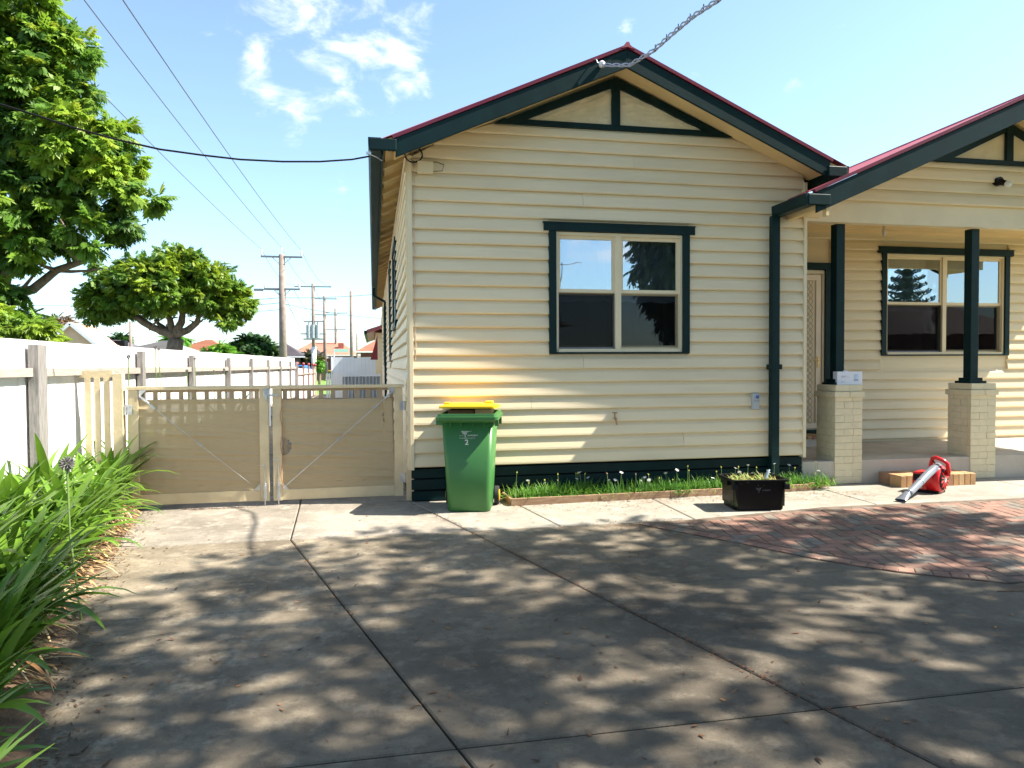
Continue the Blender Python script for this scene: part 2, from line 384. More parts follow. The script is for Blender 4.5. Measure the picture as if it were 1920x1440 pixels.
for k, (d, X, Y, rz, pc, fl) in enumerate(items):
    pi = rnd.choice((0,0,0,1,1,2)) ; dz = rnd.uniform(-.0025, .002)
    if k < 296:
        if fl: place('brick', full[pi], pav, (X, Y, dz), (rnd.uniform(-.008,.008), rnd.uniform(-.008,.008), rz+rnd.uniform(-.006,.006)))
        else:
            me = mesh('brick_cut', brick_mesh(pc, -.02, .012, None, X, Y), pal[pi]); place('brick', me, pav, (X, Y, dz))
    else:
        bm_ = brick_mesh(pc, -.02, .012+dz, None); rest[pi].add(bm_.v, bm_.f)
rb = MB(); mi = []
for k in range(3): rb.add(rest[k].v, rest[k].f); mi += [k]*len(rest[k].f)
me = mesh('bricks_far', rb, pal[0]); me.materials.append(pal[1]); me.materials.append(pal[2]); me.polygons.foreach_set('material_index', mi)
obj('bricks_far', me, None, pav, kind='stuff')
obj('soil_patch', MB().prism([(4.0,3.92),(4.9,3.80),(8,3.7),(8,3.9),(4.3,4.04)], 'z', -.02, .004).jit(.002), soil, pav)

# ------------------------------------------------------------------ weatherboard house
D = 7.85; XL, XR = .40, 5.17
house = thing('weatherboard_house', 'cream weatherboard house with dark green trim and red steel roof', 'house', (2.78, D, 0))
EX = .1535
def wboard(x0, x1, z, y, parent, xa=None, xb=None, h=EX, segs=10, mt=cream, side=None, name='weatherboard'):
    """one lapped board from x0 to x1, bottom edge at z; xa, xb: ends of its top edge. side: run along Y on the plane X=y"""
    xa = x0 if xa is None else xa; xb = x1 if xb is None else xb
    prof = [(.000, .006), (-.034, 0), (-.047, .010), (-.046, .03), (-.033, h*.68), (-.012, h*.93), (-.006, h + .016), (0, h + .016)]
    vs = []; fs = []; k = len(prof); w0 = rnd.uniform(-.0018, .0018); ph = rnd.uniform(0, 6); dy = rnd.uniform(-.0015, .0015)
    for s in range(segs+1):
        t = s/segs
        for q, (py, pz) in enumerate(prof):
            f = min(1, pz/(h+.016)); x = (x0 + (x1-x0)*t)*(1-f) + (xa + (xb-xa)*t)*f
            wz = w0*math.sin(t*5+ph)
            if side is None: vs.append((x, y + py + (dy if q else 0), z + pz + wz))
            else: vs.append((y + py + (dy if q else 0), x, z + pz + wz))
    for s in range(segs):
        for q in range(k):
            r = (q+1) % k; f_ = (s*k+q, (s+1)*k+q, (s+1)*k+r, s*k+r); fs.append(f_ if side is None else tuple(reversed(f_)))
    fs += [tuple(range(k)), tuple(segs*k+i for i in reversed(range(k)))]
    return obj(name, MB().add(vs, fs), mt, parent)
fw = obj('front_wall', MB().prism([(XL+.02,.42),(XR-.02,.42),(XR-.02,1.62),(1.99,1.62)],'y',D,D+.09).box(XL+.02,1.99,D,D+.09,.42,3.2)
   .box(3.62,XR-.02,D,D+.09,1.62,3.2).prism([(XL+.02,3.09),(XR-.02,3.09),(XR-.02,3.66),(2.75,4.72),(XL+.02,3.66)],'y',D+.004,D+.094), cream, house)
SL = .437; APX = 2.75
def rake(z, o=0):      # wall x-limits under the sloping soffit at height z
    dx = (4.815 - z)/.43
    return APX-dx, APX+dx
nrow = 0
for i in range(26):
    z = .387 + i*EX
    if z > 4.19: break
    zt = min(z+EX, 4.2); lo, hi = XL+.022, XR-.022
    l0, h0 = rake(z); l1, h1 = rake(z+EX+.016)
    a0, b0, a1, b1 = max(lo,l0), min(hi,h0), max(lo,l1), min(hi,h1)
    hh = min(EX, 4.20-z) if z+EX > 4.2 else EX
    if hh < .03: continue
    if z+EX > 1.66 and z < 3.12:
        wboard(a0, 1.955, z, D, fw, a1, 1.955, hh, 4); wboard(3.655, b0, z, D, fw, 3.655, b1, hh, 4)
    elif i % 3 == 1 and b0-a0 > 3.5:
        xm = a0 + (b0-a0)*(.28 + .13*((i*7) % 4)); wboard(a0, xm-.0015, z, D, fw, a1, xm-.0015, hh, 6); wboard(xm+.0015, b0, z, D, fw, xm+.0015, b1, hh, 6)
    else: wboard(a0, b0, z, D, fw, a1, b1, hh)
cst = obj('corner_stop', MB().box(XL-.012,XL+.03,D-.052,D+.02,.36,3.78), cream_trim, house, bevel=.003)
obj('corner_stop', MB().box(XR-.03,XR+.012,D-.052,D+.02,.36,3.70), cream_trim, house, bevel=.003)
obj('corner_stop', MB().box(XL-.034,XL-.012,D-.02,D+.03,.36,3.78), cream_trim, house)
# plinth boards
pl = obj('plinth', MB().box(XL+.03,XR-.02,D+.05,D+.09,0,.375), black, house)
for z0, z1 in ((.012,.115),(.135,.245),(.262,.362)):
    obj('plinth_board', MB().box(XL-.0,XR-.01,D+.004,D+.03,z0,z1), green, pl, bevel=.003)
# gable panel and trim
gp = obj('gable_panel', MB().prism([(1.45,4.225),(4.07,4.225),(2.76,4.80)],'y',D-.012,D+.03),
         mat('textured_stucco', (.76,.65,.42), .6, .08, 5, 1, 9, dirt=.25, dirtcol=(.45,.33,.17), dscale=3), house)
# trowelled relief
rel = MB(); nx = 64; nz = 22
from mathutils import noise as mn
for ix in range(nx+1):
    for iz in range(nz+1):
        x = 1.46 + 2.60*ix/nx; zt = 4.235 + max(0, (1-abs(x-2.755)/1.32))*.53; z = 4.235 + (zt-4.235)*iz/nz
        rel.v.append((x, D-.016 - .022*abs(mn.fractal(Vector((x*3.2, z*9, 1)), .7, 2.2, 4)), z))
for ix in range(nx):
    for iz in range(nz):
        a_ = ix*(nz+1)+iz; rel.f.append((a_, a_+nz+1, a_+nz+2, a_+1))
obj('stucco_relief', rel, MATS['textured_stucco'], gp)
def trim_tri(px, base_l, base_r, z_base, z_apex, y, parent, w=.095, th_=.035, post_w=.10):
    sl = (z_apex-z_base)/(px-base_l); sr = (z_apex-z_base)/(base_r-px)
    ll = math.hypot(1, sl)*w
    obj('gable_trim', MB().prism([(base_l,z_base-.0),(base_r,z_base-.0),(base_r-w*1.15,z_base+w*.62),(base_l+w*1.15,z_base+w*.62)],'y',y-th_,y), green, parent)
    obj('gable_trim', MB().prism([(base_l+.02,z_base+.002),(base_l+.02+w*2.2,z_base+.002),(px,z_apex-ll),(px,z_apex)],'y',y-th_-.004,y), green, parent)
    obj('gable_trim', MB().prism([(base_r-.02-w*2.2,z_base+.002),(base_r-.02,z_base+.002),(px,z_apex),(px,z_apex-ll)],'y',y-th_-.004,y), green, parent)
    obj('gable_post', MB().box(px-post_w/2,px+post_w/2,y-th_-.008,y,z_base+.055,z_apex-ll*.55), green, parent)
trim_tri(APX, 1.337, 4.198, 4.187, 4.785, D-.014, house)
# roof of the front gable, barge boards, soffit
YB = D-.42
def roof(name, ax, az, half, slope, y0, y1, parent, right=True, left=True, over=.05):
    """corrugated sheets on both sides of the ridge at x=ax, height az"""
    r = obj(name, MB().tube([(ax,y0-.02,az+.005),(ax,y1,az+.005)], .025, 8), roofm, parent)
    for sgn in ([-1] if left else []) + ([1] if right else []):
        y = y0 - .02; sheet = 0
        while y < y1:
            ye = min(y + .76, y1); n = max(2, int((ye-y)/.019)) if y < 12 else max(2, int((ye-y)/.038)); v = []; f = []
            for i in range(n+1):
                yy = y + (ye-y)*i/n; dz = .0085*math.cos(2*math.pi*yy/.076)
                for q in range(2):
                    xx = ax + sgn*half*(q); v.append((xx, yy, az - slope*half*q + dz + .012*(sheet % 2)*0))
                for q in range(2):
                    xx = ax + sgn*half*(q); v.append((xx, yy, az - slope*half*q + dz - .004))
            for i in range(n):
                a = 4*i; ff = [(a, a+4, a+5, a+1), (a+2, a+3, a+7, a+6), (a+1, a+5, a+7, a+3)]
                f += ff if sgn < 0 else [tuple(reversed(t)) for t in ff]
            f.append((0, 1, 3, 2) if sgn > 0 else (2, 3, 1, 0))
            obj('roof_sheet', MB().add(v, f), roofm, r, smooth=False)
            y = ye; sheet += 1
    return r
main_roof = roof('roof', APX, 4.985, 2.72, SL, YB, 28, house)
obj('roof_lining', MB().prism([(APX,4.942),(APX-2.60,4.942-2.60*SL),(APX-2.60,4.912-2.60*SL),(APX,4.912),(APX+2.60,4.912-2.60*SL),(APX+2.60,4.942-2.60*SL)][::-1],'y',YB+.03,27.98), soffit, house)
def barge(parent, ax, az, xl, xr, y, depth, sides='lr', ridge=True):
    if 'l' in sides:
        o = obj('barge_board', MB().prism([(xl, az-SL*(ax-xl)-depth),(ax-.001, az-depth),(ax-.001, az-.02),(xl, az-SL*(ax-xl)-.02)],'y',y-.03,y), green, parent, bevel=.004)
        obj('barge_cap', MB().beam((xl-.03, y-.016, az-SL*(ax-xl)+.002-SL*.03),(ax, y-.016, az+.016), .05, .036, (0,0,1)), MATS.get('maroon_cap') or mat('maroon_cap', (.15,.014,.035), .35, .1, 3), parent)
    if 'r' in sides:
        o = obj('barge_board', MB().prism([(ax+.001, az-depth),(xr, az-SL*(xr-ax)-depth),(xr, az-SL*(xr-ax)-.02),(ax+.001, az-.02)],'y',y-.03,y), green, parent, bevel=.004)
        obj('barge_cap', MB().beam((ax, y-.016, az+.016),(xr+.03, y-.016, az-SL*(xr-ax)+.002-SL*.03), .05, .036, (0,0,1)), MATS.get('maroon_cap') or mat('maroon_cap', (.15,.014,.035), .35, .1, 3), parent)
barge(house, 2.74, 4.942, .245, 5.21, YB, .212)
obj('ridge_cap', MB().prism([(2.66,4.925),(2.74,4.945),(2.82,4.925),(2.74,4.99)],'y',YB-.05,YB+.5), roofm, house)
# raking soffit lining under the overhang
for sgn in (-1, 1):
    a = 2.74; e = a + sgn*2.50
    p = [(a, 4.835),(e, 4.835-.43*2.5),(e, 4.815-.43*2.5),(a, 4.815)]
    if sgn > 0: p = p[::-1]
    obj('rake_soffit', MB().prism(p,'y',YB+.002,D+.02), soffit, house)
# eave boxes, gutters
def gutter(parent, x_in, x_out, z, y0, y1, name='gutter'):
    s = 1 if x_out > x_in else -1; w = abs(x_out-x_in); t = .006; p = [(0,0),(w*.82,0),(w*.96,.03),(w,.085),(w,.125),(w-.018,.125),(w-.018,.113),(w-t,.113),(w-t,.09),(w*.9,.034),(w*.78,t),(t,t),(t,.12),(0,.12)]
    pp = [(x_in + s*a_, z + b_) for a_, b_ in p]
    if s < 0: pp = pp[::-1]
    o = obj(name, MB().prism(pp,'y',y0,y1), green, parent)
    obj('gutter_end', MB().prism([(x_in + s*a_, z+b_) for a_, b_ in ((0,0),(w*.82,0),(w*.96,.03),(w,.085),(w,.125),(0,.125))][::s],'y',y0-.012,y0-.001), green, o)
    return o
gutter(house, .10, -.03, 3.69, YB-.06, 28)
obj('gutter_return', MB().box(-.02,.255,YB-.075,YB-.035,3.69,3.81), green, house, bevel=.01)
obj('gutter_return', MB().box(5.16,5.40,YB-.075,YB-.035,3.66,3.78), green, house, bevel=.01)
gutter(house, 5.30, 5.42, 3.66, YB-.06, 8.6)
obj('eave_fascia', MB().box(.105,.125,YB,28,3.66,3.83), green, house)
# eave underside: sloping lining boards and rafters
ev = obj('eave_lining', MB().prism([(.125,3.80),(.42,3.935),(.42,3.955),(.125,3.82)],'y',YB+.02,28), soffit, house)
for i in range(34):
    y = D + .25 + i*.6
    if y > 27.9: break
    obj('rafter', MB().prism([(.127,3.70),(.41,3.83),(.41,3.935),(.127,3.80)],'y',y,y+.045), soffit, ev)
for k, (x,z) in enumerate(((.20,3.834),(.28,3.87),(.36,3.907))):
    obj('lining_batten', MB().box(x-.006,x+.006,YB+.03,27.9,z-.006,z+.004), soffit, ev)
# side wall
sw = obj('side_wall', MB().box(XL,XL+.09,D+.09,40,.0,3.86), cream, house)
for i in range(23):
    z = .387 + i*EX
    if z > 3.80: break
    gaps = []
    if z+EX > 2.12 and z < 3.52: gaps.append((11.28,12.92))
    if z+EX > 1.58 and z < 3.64: gaps.append((14.5,15.9))
    if z+EX > 1.5 and z < 3.45: gaps += [(22.5,24.1)]
    y = D+.03
    for a, b in gaps + [(30, 30)]:
        while y < a - .01:
            e = min(a, y + 4.2); wboard(y, e, z, XL, sw, segs=4, side=True); y = e
        y = b
for a, b, z0, z1 in ((11.28,12.92,2.15,3.52),(14.5,15.9,1.62,3.62),(22.5,24.1,1.55,3.45)):
    w = obj('side_window', MB().box(XL-.03,XL+.02,a+.09,b-.09,z0+.08,z1-.1), cream_trim, house)
    obj('architrave', MB().box(XL-.055,XL-.005,a,a+.09,z0,z1-.095), green, w); obj('architrave', MB().box(XL-.055,XL-.005,b-.09,b,z0,z1-.095), green, w)
    obj('architrave', MB().box(XL-.062,XL-.005,a-.05,b+.05,z1-.09,z1), green, w); obj('architrave', MB().box(XL-.062,XL-.005,a,b,z0-.02,z0+.07), green, w)
    obj('pane', MB().box(XL-.034,XL-.031,a+.14,b-.14,z0+.12,z1-.15), mat('side_glass', (.10,.13,.16), .06, .1, 2, spec=1), w)
dp = obj('side_downpipe', MB().box(XL-.10,XL-.03,19.9,20.0,.1,3.28).beam((.04,19.95,3.66),(.04,19.95,3.42),.07,.08,(1,0,0)).beam((.04,19.95,3.44),(XL-.065,19.95,3.28),.08,.06), green, house)
# rear lean-to beyond the main roof
obj('rear_wing', MB().box(.1,5,30,40,0,2.9), cream, house)
obj('rear_roof', MB().prism([(-.25,2.85),(5,4.6),(5,4.75),(-.25,3.0)],'y',29.6,40.3), roofm, house)
obj('rear_gutter', MB().box(-.36,-.25,29.5,40.3,2.82,2.96), green, house)
obj('awning', MB().prism([(-.10,1.75),(.16,1.75),(.16,2.65)],'y',26.2,27.4), mat('maroon_canvas', (.22,.03,.04), .8, .1, 4), house)
obj('back_wall', MB().box(XL,XR,28,28.1,0,3.86).prism([(XL,3.86),(XR,3.86),(APX,4.9)],'y',28.0,28.1), cream, house)
# ---- windows
def glass_mat(name, refl, tintc=(.9,.95,1)):
    M = bpy.data.materials.new(name); M.use_nodes = True; n = M.node_tree.nodes; l = M.node_tree.links; n.remove(n['Principled BSDF'])
    tr = n.new('ShaderNodeBsdfTransparent'); tr.inputs[0].default_value = (.8,.84,.86,1); gl = n.new('ShaderNodeBsdfGlossy'); gl.inputs['Roughness'].default_value = .008; gl.inputs[0].default_value = (*tintc,1)
    no = n.new('ShaderNodeTexNoise'); no.inputs['Scale'].default_value = 2.2; tc = n.new('ShaderNodeTexCoord'); l.new(tc.outputs['Object'], no.inputs[0])
    bp = n.new('ShaderNodeBump'); bp.inputs['Strength'].default_value = .05; bp.inputs['Distance'].default_value = .02; l.new(no.outputs[0], bp.inputs['Height']); l.new(bp.outputs[0], gl.inputs['Normal'])
    fr = n.new('ShaderNodeFresnel'); fr.inputs[0].default_value = 1.5; ma = n.new('ShaderNodeMath'); ma.operation = 'ADD'; ma.inputs[1].default_value = refl; ma.use_clamp = True
    l.new(fr.outputs[0], ma.inputs[0]); ms = n.new('ShaderNodeMixShader'); l.new(ma.outputs[0], ms.inputs[0]); l.new(tr.outputs[0], ms.inputs[1]); l.new(gl.outputs[0], ms.inputs[2])
    l.new(ms.outputs[0], n['Material Output'].inputs[0]); return M
glass = glass_mat('window_glass', .30, (.80,.90,1)); glass_lo = glass_mat('lower_glass', .02)
blindm = mat('roller_blind', (.34,.37,.44), .8, .05, 2); valm = mat('blind_lace', (.62,.62,.63), .8, .05, 4)
def meshmat(nm, a):
    M = bpy.data.materials.new(nm); M.use_nodes = True; n = M.node_tree.nodes; l = M.node_tree.links; n.remove(n['Principled BSDF'])
    d = n.new('ShaderNodeBsdfDiffuse'); d.inputs[0].default_value = (.008,.008,.009,1); t = n.new('ShaderNodeBsdfTransparent'); ms = n.new('ShaderNodeMixShader'); ms.inputs[0].default_value = a
    l.new(t.outputs[0], ms.inputs[1]); l.new(d.outputs[0], ms.inputs[2]); l.new(ms.outputs[0], n['Material Output'].inputs[0]); return M
MESHM = [meshmat('insect_mesh', .72), meshmat('insect_mesh_fine', .45)]
dark_room = mat('dim_room', (.05,.05,.05), .9, .2, 2)
def window(x0, x1, z0, z1, y, parent, head_over=.06, screen_left=True, blinds=True):
    """x0..x1, z0..z1 are the outer edges of the green architraves"""
    w = obj('window', MB().box(x0+.075,x0+.115,y-.03,y+.08,z0+.02,z1-.08).box(x1-.115,x1-.075,y-.03,y+.08,z0+.02,z1-.08)
            .box(x0+.115,x1-.115,y-.03,y+.08,z1-.115,z1-.08).box(x0+.115,x1-.115,y-.045,y+.08,z0+.02,z0+.055), cream_trim, parent)
    obj('architrave', MB().box(x0,x0+.085,y-.060,y-.002,z0,z1-.075), green, w, bevel=.003); obj('architrave', MB().box(x1-.085,x1,y-.060,y-.002,z0,z1-.075), green, w, bevel=.003)
    obj('head', MB().box(x0-head_over,x1+head_over,y-.068,y-.002,z1-.075,z1+.015).box(x0-head_over-.01,x1+head_over+.01,y-.076,y-.002,z1+.015,z1+.024), green, w)
    obj('sill', MB().box(x0+.085,x1-.085,y-.064,y-.002,z0,z0+.02), green, w)
    ix0, ix1, iz0, iz1 = x0+.115, x1-.115, z0+.055, z1-.115; mx_ = (ix0+ix1)/2 - .02; mz = (iz0+iz1)/2 + .02
    obj('mullion', MB().box(mx_-.035,mx_+.035,y-.025,y+.06,iz0,iz1), cream_trim, w, bevel=.003)
    for k, (a, b) in enumerate(((ix0, mx_-.035), (mx_+.035, ix1))):
        s = obj('sash', MB().box(a,a+.03,y,y+.03,mz-.02,iz1).box(b-.03,b,y,y+.03,mz-.02,iz1).box(a+.03,b-.03,y,y+.03,iz1-.04,iz1).box(a+.03,b-.03,y,y+.03,mz-.02,mz+.02), cream_trim, w)
        obj('pane', MB().box(a+.028,b-.028,y+.014,y+.018,mz+.018,iz1-.038), glass, w)
        s = obj('sash', MB().box(a,a+.022,y+.034,y+.06,iz0,mz-.012).box(b-.022,b,y+.034,y+.06,iz0,mz-.012).box(a+.022,b-.022,y+.034,y+.06,iz0,iz0+.04).box(a+.022,b-.022,y+.034,y+.06,mz-.045,mz-.012), cream_trim, w)
        obj('pane', MB().box(a+.02,b-.02,y+.046,y+.05,iz0+.038,mz-.04), glass_lo, w)
        obj('insect_mesh', MB().add([(a+.01,y+.004,iz0+.02),(b-.01,y+.004,iz0+.02),(b-.01,y+.004,mz-.03),(a+.01,y+.004,mz-.03)],[(0,1,2,3)]), MESHM[k], w)
        if k == 0 and screen_left:
            obj('flyscreen', MB().box(a+.012,b-.0,y+.002,y+.010,iz0+.0,iz0+.02).box(a,a+.014,y+.002,y+.010,iz0,mz-.03).box(b-.014,b,y+.002,y+.010,iz0,mz-.03), mat('flyscreen_frame', (.2,.2,.22), .5, .1, 4, metal=.5), w)
    if blinds:
        v = MB(); n_ = 60
        for i in range(n_+1):
            x = ix0 + (ix1-ix0)*i/n_; zb = mz - .10 - .022*abs(math.sin(i*math.pi*5/n_)) - .004*math.sin(i*2.3)
            v.v += [(x, y+.12+.004*math.sin(i*1.3), iz1), (x, y+.12+.004*math.sin(i*1.3), mz-.02), (x, y+.118, zb)]
        for i in range(n_): a_ = 3*i; v.f += [(a_, a_+1, a_+4, a_+3), (a_+1, a_+2, a_+5, a_+4)]
        obj('roller_blind', v, blindm, w)
    return w
window(1.955, 3.655, 1.632, 3.095, D, house)
def room(x0, x1, y0, y1, z0, z1, parent):
    v = [(x0,y0,z0),(x1,y0,z0),(x1,y1,z0),(x0,y1,z0),(x0,y0,z1),(x1,y0,z1),(x1,y1,z1),(x0,y1,z1)]
    obj('room_lining', MB().add(v, [(0,1,2,3),(4,7,6,5),(1,5,6,2),(2,6,7,3),(3,7,4,0)]), dark_room, parent)
room(.6, 4.9, D+.1, 11.5, .5, 3.6, house)

# ------------------------------------------------------------------ porch
YP = 9.73; PZ = .291; PY = 7.87
pc_ = conc2
obj('porch_floor', MB().box(5.18,11.4,PY+.01,YP+.05,-.03,PZ), mat('porch_concrete', (.52,.45,.36), .7, .12, 3, .3, 50, dirt=.35, dirtcol=(.36,.27,.20)), house, bevel=.008)
pw = obj('porch_wall', MB().box(5.2,7.74,YP,YP+.1,PZ,3.62).box(10.0,11.6,YP,YP+.1,PZ,3.62).box(7.74,10.0,YP,YP+.1,PZ,1.64).box(7.74,10.0,YP,YP+.1,3.28,3.62), cream, house)
for i in range(22):
    z = .33 + i*EX
    if z > 3.46: break
    segs_ = [(5.2,5.70),(6.84,7.72),(10.035,11.6)] if 1.55 < z+EX and z < 3.29 else [(5.2,5.70),(6.84,11.6)] if z < 2.95 else [(5.2,11.6)]
    for a, b in segs_: wboard(a, b, z, YP, pw, segs=6)
window(7.715, 10.04, 1.622, 3.285, YP, house, .06, True)
room(7.0, 10.9, YP+.11, 12.5, .5, 3.55, house)
DX = .14
# front door behind a patterned security screen
dr = obj('door', MB().box((5.72+DX),(6.56+DX),YP+.02,YP+.06,.50,2.86), mat('door_dark', (.05,.03,.02), .5, .2, 4), house)
obj('door_jamb', MB().box((5.66+DX),(5.72+DX),YP-.03,YP+.06,.47,2.92).box((6.565+DX),(6.60+DX),YP-.03,YP+.06,.47,2.92).box((5.72+DX),(6.565+DX),YP-.03,YP+.06,2.87,2.92), cream_trim, dr)
obj('door_architrave', MB().box((6.60+DX),(6.70+DX),YP-.062,YP-.003,.40,2.93).box((5.56+DX),(5.66+DX),YP-.062,YP-.003,.40,2.93), green, dr)
obj('door_head', MB().box((5.50+DX),(6.76+DX),YP-.072,YP-.003,2.93,3.03), green, dr)
sc_ = obj('security_screen', MB().box((5.73+DX),(5.80+DX),YP-.02,YP+.01,.52,2.85).box((6.47+DX),(6.55+DX),YP-.02,YP+.01,.52,2.85).box((5.80+DX),(6.47+DX),YP-.02,YP+.01,2.77,2.85).box((5.80+DX),(6.47+DX),YP-.02,YP+.01,.52,.60), mat('screen_frame_cream', (.80,.66,.48), .4, .04, 4), dr)
gr = MB(); px_ = .078; z = .60; k = 0
while z < 2.75:
    for i in range(8):
        x = (5.80+DX) + .038 + i*px_
        pts = []
        for q in range(9):
            t = q/8; pts.append((x + .034*math.sin(math.pi*2*t + (math.pi if (i+k) % 2 else 0)) , YP-.006, z + .19*t))
        gr.tube(pts, .0028, 4, caps=False); gr.tube([(p[0]*-1+2*x, p[1]-.004, p[2]) for p in pts], .0028, 4, caps=False)
    z += .19; k += 1
obj('grille', gr, mat('grille_brass', (.20,.125,.045), .5, .1, 5), dr)
obj('door_handle', MB().box((6.49+DX),(6.53+DX),YP-.03,YP-.02,1.45,1.62).tube([((6.51+DX),YP-.03,1.56),((6.51+DX),YP-.06,1.56),((6.40+DX),YP-.065,1.56)], .010, 8), mat('brass', (.75,.55,.25), .3, .1, 5, metal=.8), dr)
obj('threshold', MB().box((5.66+DX),(6.62+DX),YP-.10,YP+.02,.455,.50), green, dr)
st = obj('door_step', MB().box(5.5,6.7,9.36,YP-.01,PZ-.01,.40), mat('step_render', (.62,.55,.46), .8, .1, 6), house)
stepm = [mat('tan_brick', (.46,.27,.12), .8, .15, 8, .4, 60, rand=.1), mat('brown_brick', (.34,.18,.10), .8, .15, 8, .4, 60, rand=.1), mat('buff_brick', (.55,.36,.18), .8, .15, 8, .4, 60, rand=.1)]
for i in range(15): obj('step_brick', MB().box(5.50+i*.08,5.574+i*.08,9.33,YP-.02,.402,.452,.004), stepm[i % 3 if i % 2 else 1], st)
# low steps of bricks on edge before the porch
bs = thing('brick_step', 'low step of tan bricks on edge under the porch slab, behind the blower', 'step', (6.75, 7.66, 0))
obj('mortar', MB().box(6.25,7.29,7.485,7.86,0,.134), mat('mortar', (.55,.46,.33), .9, .1, 10, .3, 60), bs)
nb = 13
for row in range(2):
    for i in range(nb):
        w = 1.06/nb; x = 6.24 + i*w; y0 = 7.475 if row == 0 else 7.672
        if row == 1: x += 0
        b_ = obj('brick', MB().cbox(x+.003,x+w-.003,y0,y0+.192,0.001,.142+rnd.uniform(-.002,.002),.004), stepm[rnd.choice((0,0,1,2,2))], bs)
# pillars
def pillar(cx, label):
    t = thing('brick_pillar', label, 'pillar', (cx, 8.06, 0)); a, b = cx-.19, cx+.19; y0, y1 = PY, PY+.38
    obj('pillar_core', MB().box(a+.012,b-.012,y0+.012,y1-.012,0,1.09), brickcream, t)
    z = .004; r = 0
    while z < 1.06:
        h = .0855
        hl = [(a, a+.125), (a+.128, a+.252), (a+.255, b)] if r % 2 else [(a, a+.238), (a+.241, b)]
        for p, q in hl:
            dy = rnd.uniform(-.0035, .001)
            m_ = MB().box(p-.0005,q+.0005,y0+dy,y0+.055,z+.0008,z+h-.0008).jit(.0022); obj('brick', m_, brickcream, t, bevel=.005)
        for p, q in (((y0+.058, y0+.17), (y0+.173, y1)) if r % 2 else ((y0+.058, y0+.29), (y0+.293, y1))):
            obj('brick', MB().box(a,a+.05,p+.001,q-.001,z+.001,z+h-.001).jit(.0008), brickcream, t, bevel=.002)
            obj('brick', MB().box(b-.05,b,p+.001,q-.001,z+.001,z+h-.001).jit(.0008), brickcream, t, bevel=.002)
        z += h; r += 1
    for i in range(2):
        obj('cap_brick', MB().box(a-.022+i*.212,a-.022+i*.212+.208,y0-.024,y1+.022,1.085,1.155).jit(.002), brickcream, t, bevel=.006)
    for i in range(2): obj('cap_brick', MB().box(a+.002+i*.189,a+.002+i*.189+.186,y0-.004,y1+.0,1.157,1.238).jit(.002), brickcream, t, bevel=.006)
    return t
pillar(5.818, 'cream painted brick pillar on the left of the porch with a white box on top')
pillar(7.786, 'cream painted brick pillar at the right end of the porch opening, nothing on its cap')
for px_, ln in ((5.785, 0), (7.765, 1)):
    o = obj('porch_post', MB().box(px_-.06,px_+.06,8.0,8.12,1.30,3.262), green, house, bevel=.006)
    obj('post_foot', MB().box(px_-.125,px_+.125,7.935,8.185,1.239,1.268).box(px_-.095,px_+.095,7.965,8.155,1.268,1.31), green, o)
# beam, gable boards, ceiling, roof
obj('porch_beam', MB().box(5.06,11.3,7.90,8.02,3.258,3.52), cream_trim, house)
obj('porch_ceiling', MB().box(5.18,11.5,8.02,YP,3.50,3.52), soffit, house)
for i in range(14): obj('ceiling_batten', MB().box(5.2,11.4,8.06+i*.122,8.066+i*.122,3.494,3.50), soffit, house)
obj('lining_mould', MB().box(5.2,11.4,YP-.04,YP-.027,3.44,3.50), cream_trim, house)
pgw = obj('porch_gable', MB().prism([(5.1,3.52),(11.2,3.52),(8.10,4.72)],'y',PY+.012,PY+.05), cream, house)
PX, PA = 8.10, 4.66
for i in range(10):
    z = 3.52 + i*EX
    if z > 4.05: break
    hh = min(EX, 4.065-z)
    if hh < .03: break
    dx0 = (PA-z)/.44; dx1 = (PA-z-hh-.016)/.44
    wboard(max(4.98, PX-dx0), PX+dx0, z, PY+.012, pgw, PX-dx1, PX+dx1, hh, 12)
pp = obj('porch_gable_panel', MB().prism([(7.05,4.10),(9.15,4.10),(PX,4.58)],'y',PY-.002,PY+.02), MATS['textured_stucco'], house)
trim_tri(PX, 6.94, 9.26, 4.06, 4.60, PY-.003, house, w=.09)
YPB = 7.17
barge(house, PX, 4.855, 4.86, 11.3, YPB, .255)
roof('porch_roof', PX, 4.87, 3.20, SL, YPB, 11.0, house)
# cut-away of the lower left corner is the valley flashing
for sgn in (-1, 1):
    a = PX; e = a + sgn*3.15; p = [(a, 4.66),(e, 4.66-SL*3.15),(e, 4.64-SL*3.15),(a, 4.64)]
    if sgn > 0: p = p[::-1]
    obj('rake_soffit', MB().prism(p,'y',YPB+.002,PY+.02), soffit, house)
gutter(house, 4.83, 4.705, 3.265, YPB-.05, 7.80, 'porch_gutter')
obj('gutter_return', MB().box(4.735,5.01,YPB-.07,YPB-.034,3.265,3.385), green, house, bevel=.008)
obj('eave_rafter', MB().box(4.93,4.99,7.2,7.84,3.24,3.31), soffit, house); obj('eave_rafter', MB().box(4.99,5.16,7.52,7.56,3.22,3.31), soffit, house)
obj('barge_end', MB().box(4.985,5.02,YPB-.02,YPB+.05,3.16,3.29), soffit, house)
dpf = obj('front_downpipe', MB().box(4.675,4.778,D-.125,D-.050,.03,3.27), green, house, bevel=.006)
obj('pipe_bracket', MB().box(4.648,4.805,D-.132,D-.045,1.44,1.50), green, dpf)
obj('valley_flashing', MB().box(5.13,5.16,D-.04,D-.0,3.44,3.62), cream_trim, house)
